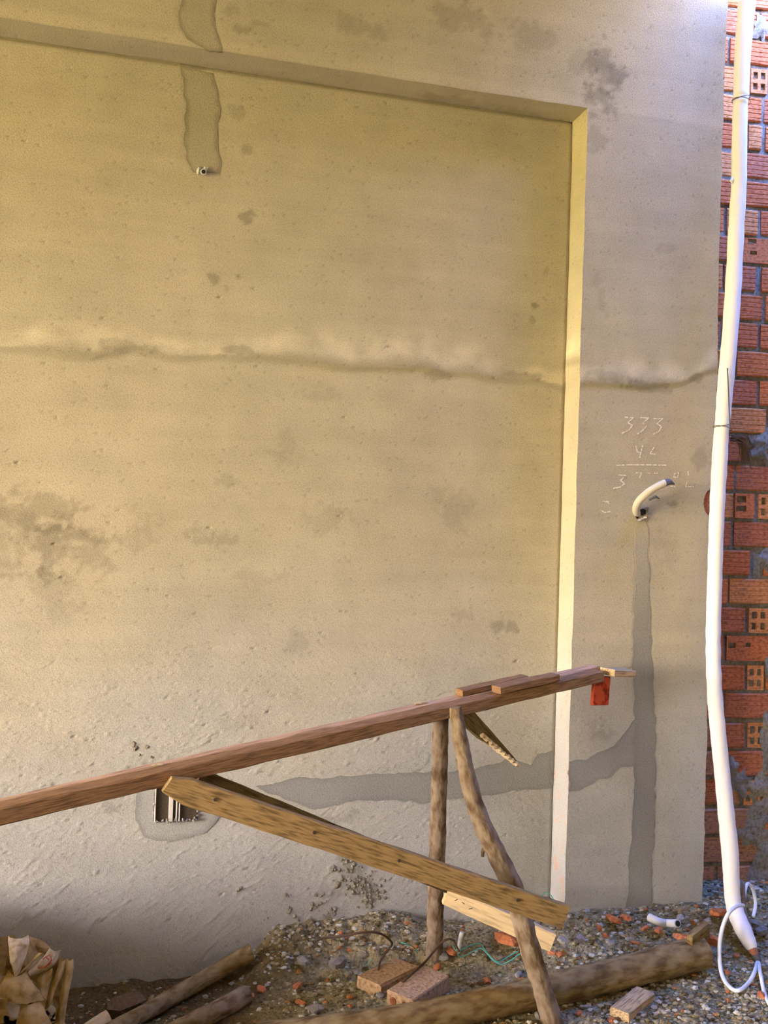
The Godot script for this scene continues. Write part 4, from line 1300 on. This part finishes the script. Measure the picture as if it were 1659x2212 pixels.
func build_odds() -> void:
	rng.seed = 31
	# curved piece of conduit on the mound
	var st := begin()
	var pts := []
	for q in [[1402, 1981], [1420, 1990], [1440, 1994], [1464, 1995]]:
		pts.append(on_ground(q[0], q[1], 0.014))
	var t := thing("conduit_offcut", pts[1], "curved white conduit offcut lying on the mound below the pier", "conduit")
	tube(st, curve(pts, 6), [0.0115], 14)
	place(done(st), "tube_wall", M.pale_conduit, t)
	st = begin()
	var d: Vector3 = (pts[3] - pts[2]).normalized()
	tube(st, [pts[3] - d * 0.002, pts[3] + d * 0.0015], [0.0085, 0.0085], 12)
	place(done(st), "bore", M.dark, t)
	# short upright stub of conduit beside the rear leg
	var p := on_ground(990, 2048, 0.01)
	t = thing("conduit_offcut", p, "short white conduit stub leaning beside the rear leg", "conduit")
	st = begin()
	tube(st, [on_z(989, 2058, p.z), on_z(994, 2030, p.z), on_z(998, 2013, p.z)], [0.0062], 12)
	place(done(st), "tube_wall", M.pale_conduit, t)
	# dark cable that wanders from the wall to the brick
	st = begin()
	pts = []
	for q in [[676, 2037, 0.06], [700, 2026, 0.07], [740, 2022, 0.06], [785, 2014, 0.07], [822, 2017, 0.07], [846, 2036, 0.05], [838, 2052, 0.04], [822, 2075, 0.04], [817, 2100, 0.03], [820, 2130, 0.012], [834, 2143, 0.012], [852, 2134, 0.03], [885, 2108, 0.06], [920, 2076, 0.05], [948, 2042, 0.06], [966, 2029, 0.07], [980, 2032, 0.06], [986, 2044, 0.04], [992, 2056, 0.02]]:
		pts.append(on_ground(q[0], q[1], q[2]))
	t = thing("dark_cable", on_ground(830, 2130), "thin dark brown cable trailing from the wall over the bricks to the rear leg", "cable")
	tube(st, curve(pts, 7), [0.0032], 8)
	place(done(st), "strand", M.black_cable, t)
	# green binding wire, folded in zigzags
	t = thing("green_wire", on_ground(1050, 2065), "thin green wire folded in zigzags between the two legs", "wire")
	for line in [[[978, 2041], [982, 2050], [990, 2054], [1008, 2046], [1030, 2038], [1040, 2041], [1055, 2062], [1075, 2078], [1098, 2066], [1118, 2055]], [[988, 2060], [996, 2067], [1014, 2059], [1036, 2049], [1048, 2055], [1066, 2075], [1084, 2083], [1104, 2074], [1126, 2058]]]:
		st = begin()
		pts = []
		for q in line:
			pts.append(on_ground(q[0], q[1], 0.012))
		tube(st, curve(pts, 5), [0.0016], 6)
		place(done(st), "strand", M.green_wire, t)
	st = begin()
	pts = []
	for q in [[866, 2036], [882, 2040], [896, 2048], [903, 2057]]:
		pts.append(on_ground(q[0], q[1], 0.012))
	t = thing("green_wire", pts[1], "short curved bit of green wire left of the rear leg's foot", "wire")
	tube(st, curve(pts, 5), [0.0014], 6)
	place(done(st), "strand", M.green_wire, t)
	st = begin()
	pts = []
	for q in [[782, 2094], [792, 2084], [802, 2072]]:
		pts.append(on_ground(q[0], q[1], 0.012))
	t = thing("green_wire", pts[1], "tiny bit of green wire by the white stone at the half-sunk brick", "wire")
	tube(st, curve(pts, 5), [0.0012], 6)
	place(done(st), "strand", M.green_wire, t)

func paper_strip(parent: Node3D, left: Array, right: Array, z: float, bulge: float, m: Material, called := "fold") -> void:
	# a sheet between two edges (pixels), bent outwards across its width, with creases
	var l := []
	var r := []
	for q in left:
		l.append(on_z(q[0], q[1], z + (q[2] if q.size() > 2 else 0.0)))
	for q in right:
		r.append(on_z(q[0], q[1], z + (q[2] if q.size() > 2 else 0.0)))
	l = curve(l, 8)
	r = curve(r, 8)
	var sd := rng.randf() * 900.0
	var mesh := grid(12, l.size() - 1, func(u: float, v: float) -> Array:
		var i := int(round(v * (l.size() - 1)))
		var j := mini(int(round(v * (r.size() - 1))), r.size() - 1)
		var p: Vector3 = l[i].lerp(r[j], u)
		var crease := absf(n_mid.get_noise_2d(p.x * 900 + sd, p.y * 900)) * 0.010
		return [p + Vector3(0, 0, bulge * sin(u * PI) - crease), Color.WHITE], Vector3.BACK)
	place(mesh, called, m, parent)

func build_bag() -> void:
	rng.seed = 44
	var z := 0.22
	var c := on_z(20, 2190, z - 0.06)
	var root := thing("paper_sack", Vector3(c.x, 0.0, c.z), "crumpled brown paper cement sack in the lower left corner", "sack")
	# crumpled body, with two unseen bulks added to shade the wall foot
	var centre := c + Vector3(-0.05, -0.02, 0.0)
	var shadow_bulk := Vector3(-0.74, 0.05, 0.17)
	var upper := grid(70, 50, func(u: float, v: float) -> Array:
		var a := u * TAU
		var b := (v - 0.5) * PI
		var d := Vector3(cos(b) * cos(a), sin(b), cos(b) * sin(a))
		d = Vector3(signf(d.x) * pow(absf(d.x), 0.5), signf(d.y) * pow(absf(d.y), 0.6), signf(d.z) * pow(absf(d.z), 0.6))
		var r := 1.0 + 0.2 * (absf(n_ground.get_noise_3d(d.x * 130, d.y * 130, d.z * 130)) - 0.3)
		return [shadow_bulk + Vector3(d.x * 0.30, d.y * 0.22, d.z * 0.22) * r, Color.WHITE], Vector3.UP)
	place(upper, "body", M.paper, root)
	shadow_bulk = Vector3(-0.73, 0.10, 0.48)  # second unseen bulk, added to carry the shadow further right
	var second := grid(70, 50, func(u: float, v: float) -> Array:
		var a := u * TAU
		var b := (v - 0.5) * PI
		var d := Vector3(cos(b) * cos(a), sin(b), cos(b) * sin(a))
		d = Vector3(signf(d.x) * pow(absf(d.x), 0.5), signf(d.y) * pow(absf(d.y), 0.6), signf(d.z) * pow(absf(d.z), 0.6))
		var r := 1.0 + 0.2 * (absf(n_ground.get_noise_3d(d.x * 130 + 60, d.y * 130, d.z * 130)) - 0.3)
		return [shadow_bulk + Vector3(d.x * 0.28, d.y * 0.30, d.z * 0.18) * r, Color.WHITE], Vector3.UP)
	place(second, "body", M.paper, root)
	var body := grid(90, 60, func(u: float, v: float) -> Array:
		var a := u * TAU
		var b := (v - 0.5) * PI
		var d := Vector3(cos(b) * cos(a), sin(b), cos(b) * sin(a))
		var cr := n_ground.get_noise_3d(d.x * 130, d.y * 130, d.z * 130)
		var r := 1.0 + 0.22 * (absf(cr) - 0.3) + 0.12 * n_low.get_noise_3d(d.x * 200, d.y * 200 + 50, d.z * 200)
		return [centre + Vector3(d.x * 0.17, d.y * 0.13, d.z * 0.13) * r, Color.WHITE], Vector3.UP)
	tag(place(body, "body", M.paper, root), "crumpled lower part of the sack")
	# folds of the gathered mouth that fan out above it, over a sheet that closes the gaps between them
	paper_strip(root, [[-40, 2022], [-44, 2090], [-50, 2160], [-60, 2240]], [[30, 2021], [60, 2090], [60, 2160], [60, 2240]], z - 0.07, 0.01, M.paper)
	paper_strip(root, [[26, 2022], [40, 2090], [46, 2160], [50, 2240]], [[112, 2052], [110, 2110], [104, 2170], [100, 2240]], z - 0.06, 0.01, M.paper)
	paper_strip(root, [[104, 2054], [100, 2110], [94, 2170], [90, 2240]], [[152, 2074], [150, 2120], [140, 2170], [132, 2240]], z - 0.055, 0.01, M.paper)
	paper_strip(root, [[-30, 2022], [-24, 2060], [-14, 2100]], [[18, 2024], [16, 2060], [10, 2100]], z - 0.02, 0.012, M.paper)
	paper_strip(root, [[17, 2022, -0.02], [18, 2050, 0.02], [22, 2080, 0.03], [30, 2100, 0.02]], [[62, 2020, -0.03], [63, 2040, 0.0], [55, 2070, 0.02], [42, 2102, 0.02]], z, 0.022, M.white_paper)
	paper_strip(root, [[64, 2024, -0.05], [62, 2050, -0.02], [50, 2085, 0.0]], [[110, 2048, -0.07], [84, 2078, -0.04], [56, 2100, -0.01]], z, -0.012, M.paper)
	paper_strip(root, [[84, 2058, -0.01], [66, 2078, 0.0], [42, 2102, 0.01]], [[100, 2052, -0.01], [76, 2074, 0.0], [52, 2096, 0.01]], z + 0.01, 0.008, M.paper)
	paper_strip(root, [[107, 2048, -0.02], [90, 2072, 0.0], [60, 2100, 0.0]], [[131, 2052, -0.03], [117, 2086, -0.01], [72, 2108, 0.0]], z, 0.012, M.white_paper, "printed_flap")
	paper_strip(root, [[114, 2090, 0.0], [96, 2104, 0.0], [76, 2118, 0.0]], [[113, 2112, 0.0], [106, 2140, 0.01], [100, 2160, 0.02]], z, 0.012, M.paper)
	paper_strip(root, [[128, 2076, -0.03], [118, 2110, 0.0], [104, 2150, 0.01], [96, 2180, 0.01]], [[142, 2072, -0.03], [134, 2106, 0.0], [120, 2140, 0.01], [110, 2170, 0.02]], z, 0.012, M.paper)
	paper_strip(root, [[143, 2070, -0.04], [136, 2110, -0.01], [126, 2170, 0.01], [114, 2225, 0.02]], [[158, 2072, -0.05], [158, 2100, -0.02], [146, 2160, 0.0], [138, 2222, 0.01]], z, 0.016, M.paper)
	paper_strip(root, [[18, 2096, 0.0], [6, 2120, 0.04], [-10, 2150, 0.06]], [[56, 2098, 0.0], [74, 2130, 0.04], [96, 2160, 0.03]], z + 0.01, 0.03, M.paper)
	paper_strip(root, [[48, 2160, 0.02], [40, 2190, 0.06], [30, 2226, 0.07]], [[82, 2158, 0.02], [100, 2190, 0.05], [120, 2230, 0.05]], z + 0.02, 0.025, M.paper)
	# print on the white flap
	var st := begin()
	for s in [[[92, 2072], [108, 2062], [112, 2074], [98, 2090]], [[82, 2092], [96, 2090], [112, 2080]], [[98, 2066], [106, 2074]]]:
		var line := []
		for q in s:
			line.append(on_z(q[0], q[1], z + 0.012))
		tube(st, line, [0.0013], 4, 0.0, false)
	place(done(st), "print", M.red_ink, root)

func _ready() -> void:
	rng.seed = 1
	view_basis = Basis(Vector3.UP, -0.24720449) * Basis(Vector3.RIGHT, 0.01412069) * Basis(Vector3.BACK, 0.03223223)
	var cam := Camera3D.new()
	cam.name = "camera"
	cam.fov = rad_to_deg(2.0 * atan(1106.0 / FOCAL))
	cam.near = 0.05
	cam.far = 200.0
	cam.transform = Transform3D(view_basis, EYE)
	add_child(cam)
	cam.current = true

	var env := Environment.new()
	var sky_mat := ProceduralSkyMaterial.new()
	sky_mat.sky_top_color = Color(0.16, 0.50, 1.0)
	sky_mat.sky_horizon_color = Color(1.0, 0.91, 0.78)
	sky_mat.sky_curve = 0.6
	sky_mat.ground_bottom_color = Color(0.60, 0.54, 0.30)
	sky_mat.ground_horizon_color = Color(0.86, 0.78, 0.50)
	sky_mat.energy_multiplier = 1.0
	var sky := Sky.new()
	sky.sky_material = sky_mat
	env.background_mode = Environment.BG_SKY
	env.sky = sky
	env.background_energy_multiplier = 7.0
	env.tonemap_mode = Environment.TONE_MAPPER_LINEAR
	env.tonemap_exposure = 11.2
	env.sdfgi_enabled = true
	env.ssao_enabled = true
	env.ssil_enabled = true
	var we := WorldEnvironment.new()
	we.name = "environment"
	we.environment = env
	add_child(we)

	n_low.seed = 11
	n_low.frequency = 0.01
	n_low.fractal_octaves = 4
	n_mid.seed = 12
	n_mid.frequency = 0.02
	n_mid.fractal_octaves = 3
	n_fine.seed = 13
	n_fine.frequency = 0.03
	n_fine.fractal_octaves = 2
	n_ground.seed = 14
	n_ground.frequency = 0.02
	n_ground.fractal_octaves = 3
	make_materials()
	build_shell()
	build_ground()
	build_wall()
	build_brick_wall()
	build_sawhorse()
	build_pipe()
	build_logs()
	build_bricks()
	build_odds()
	build_bag()
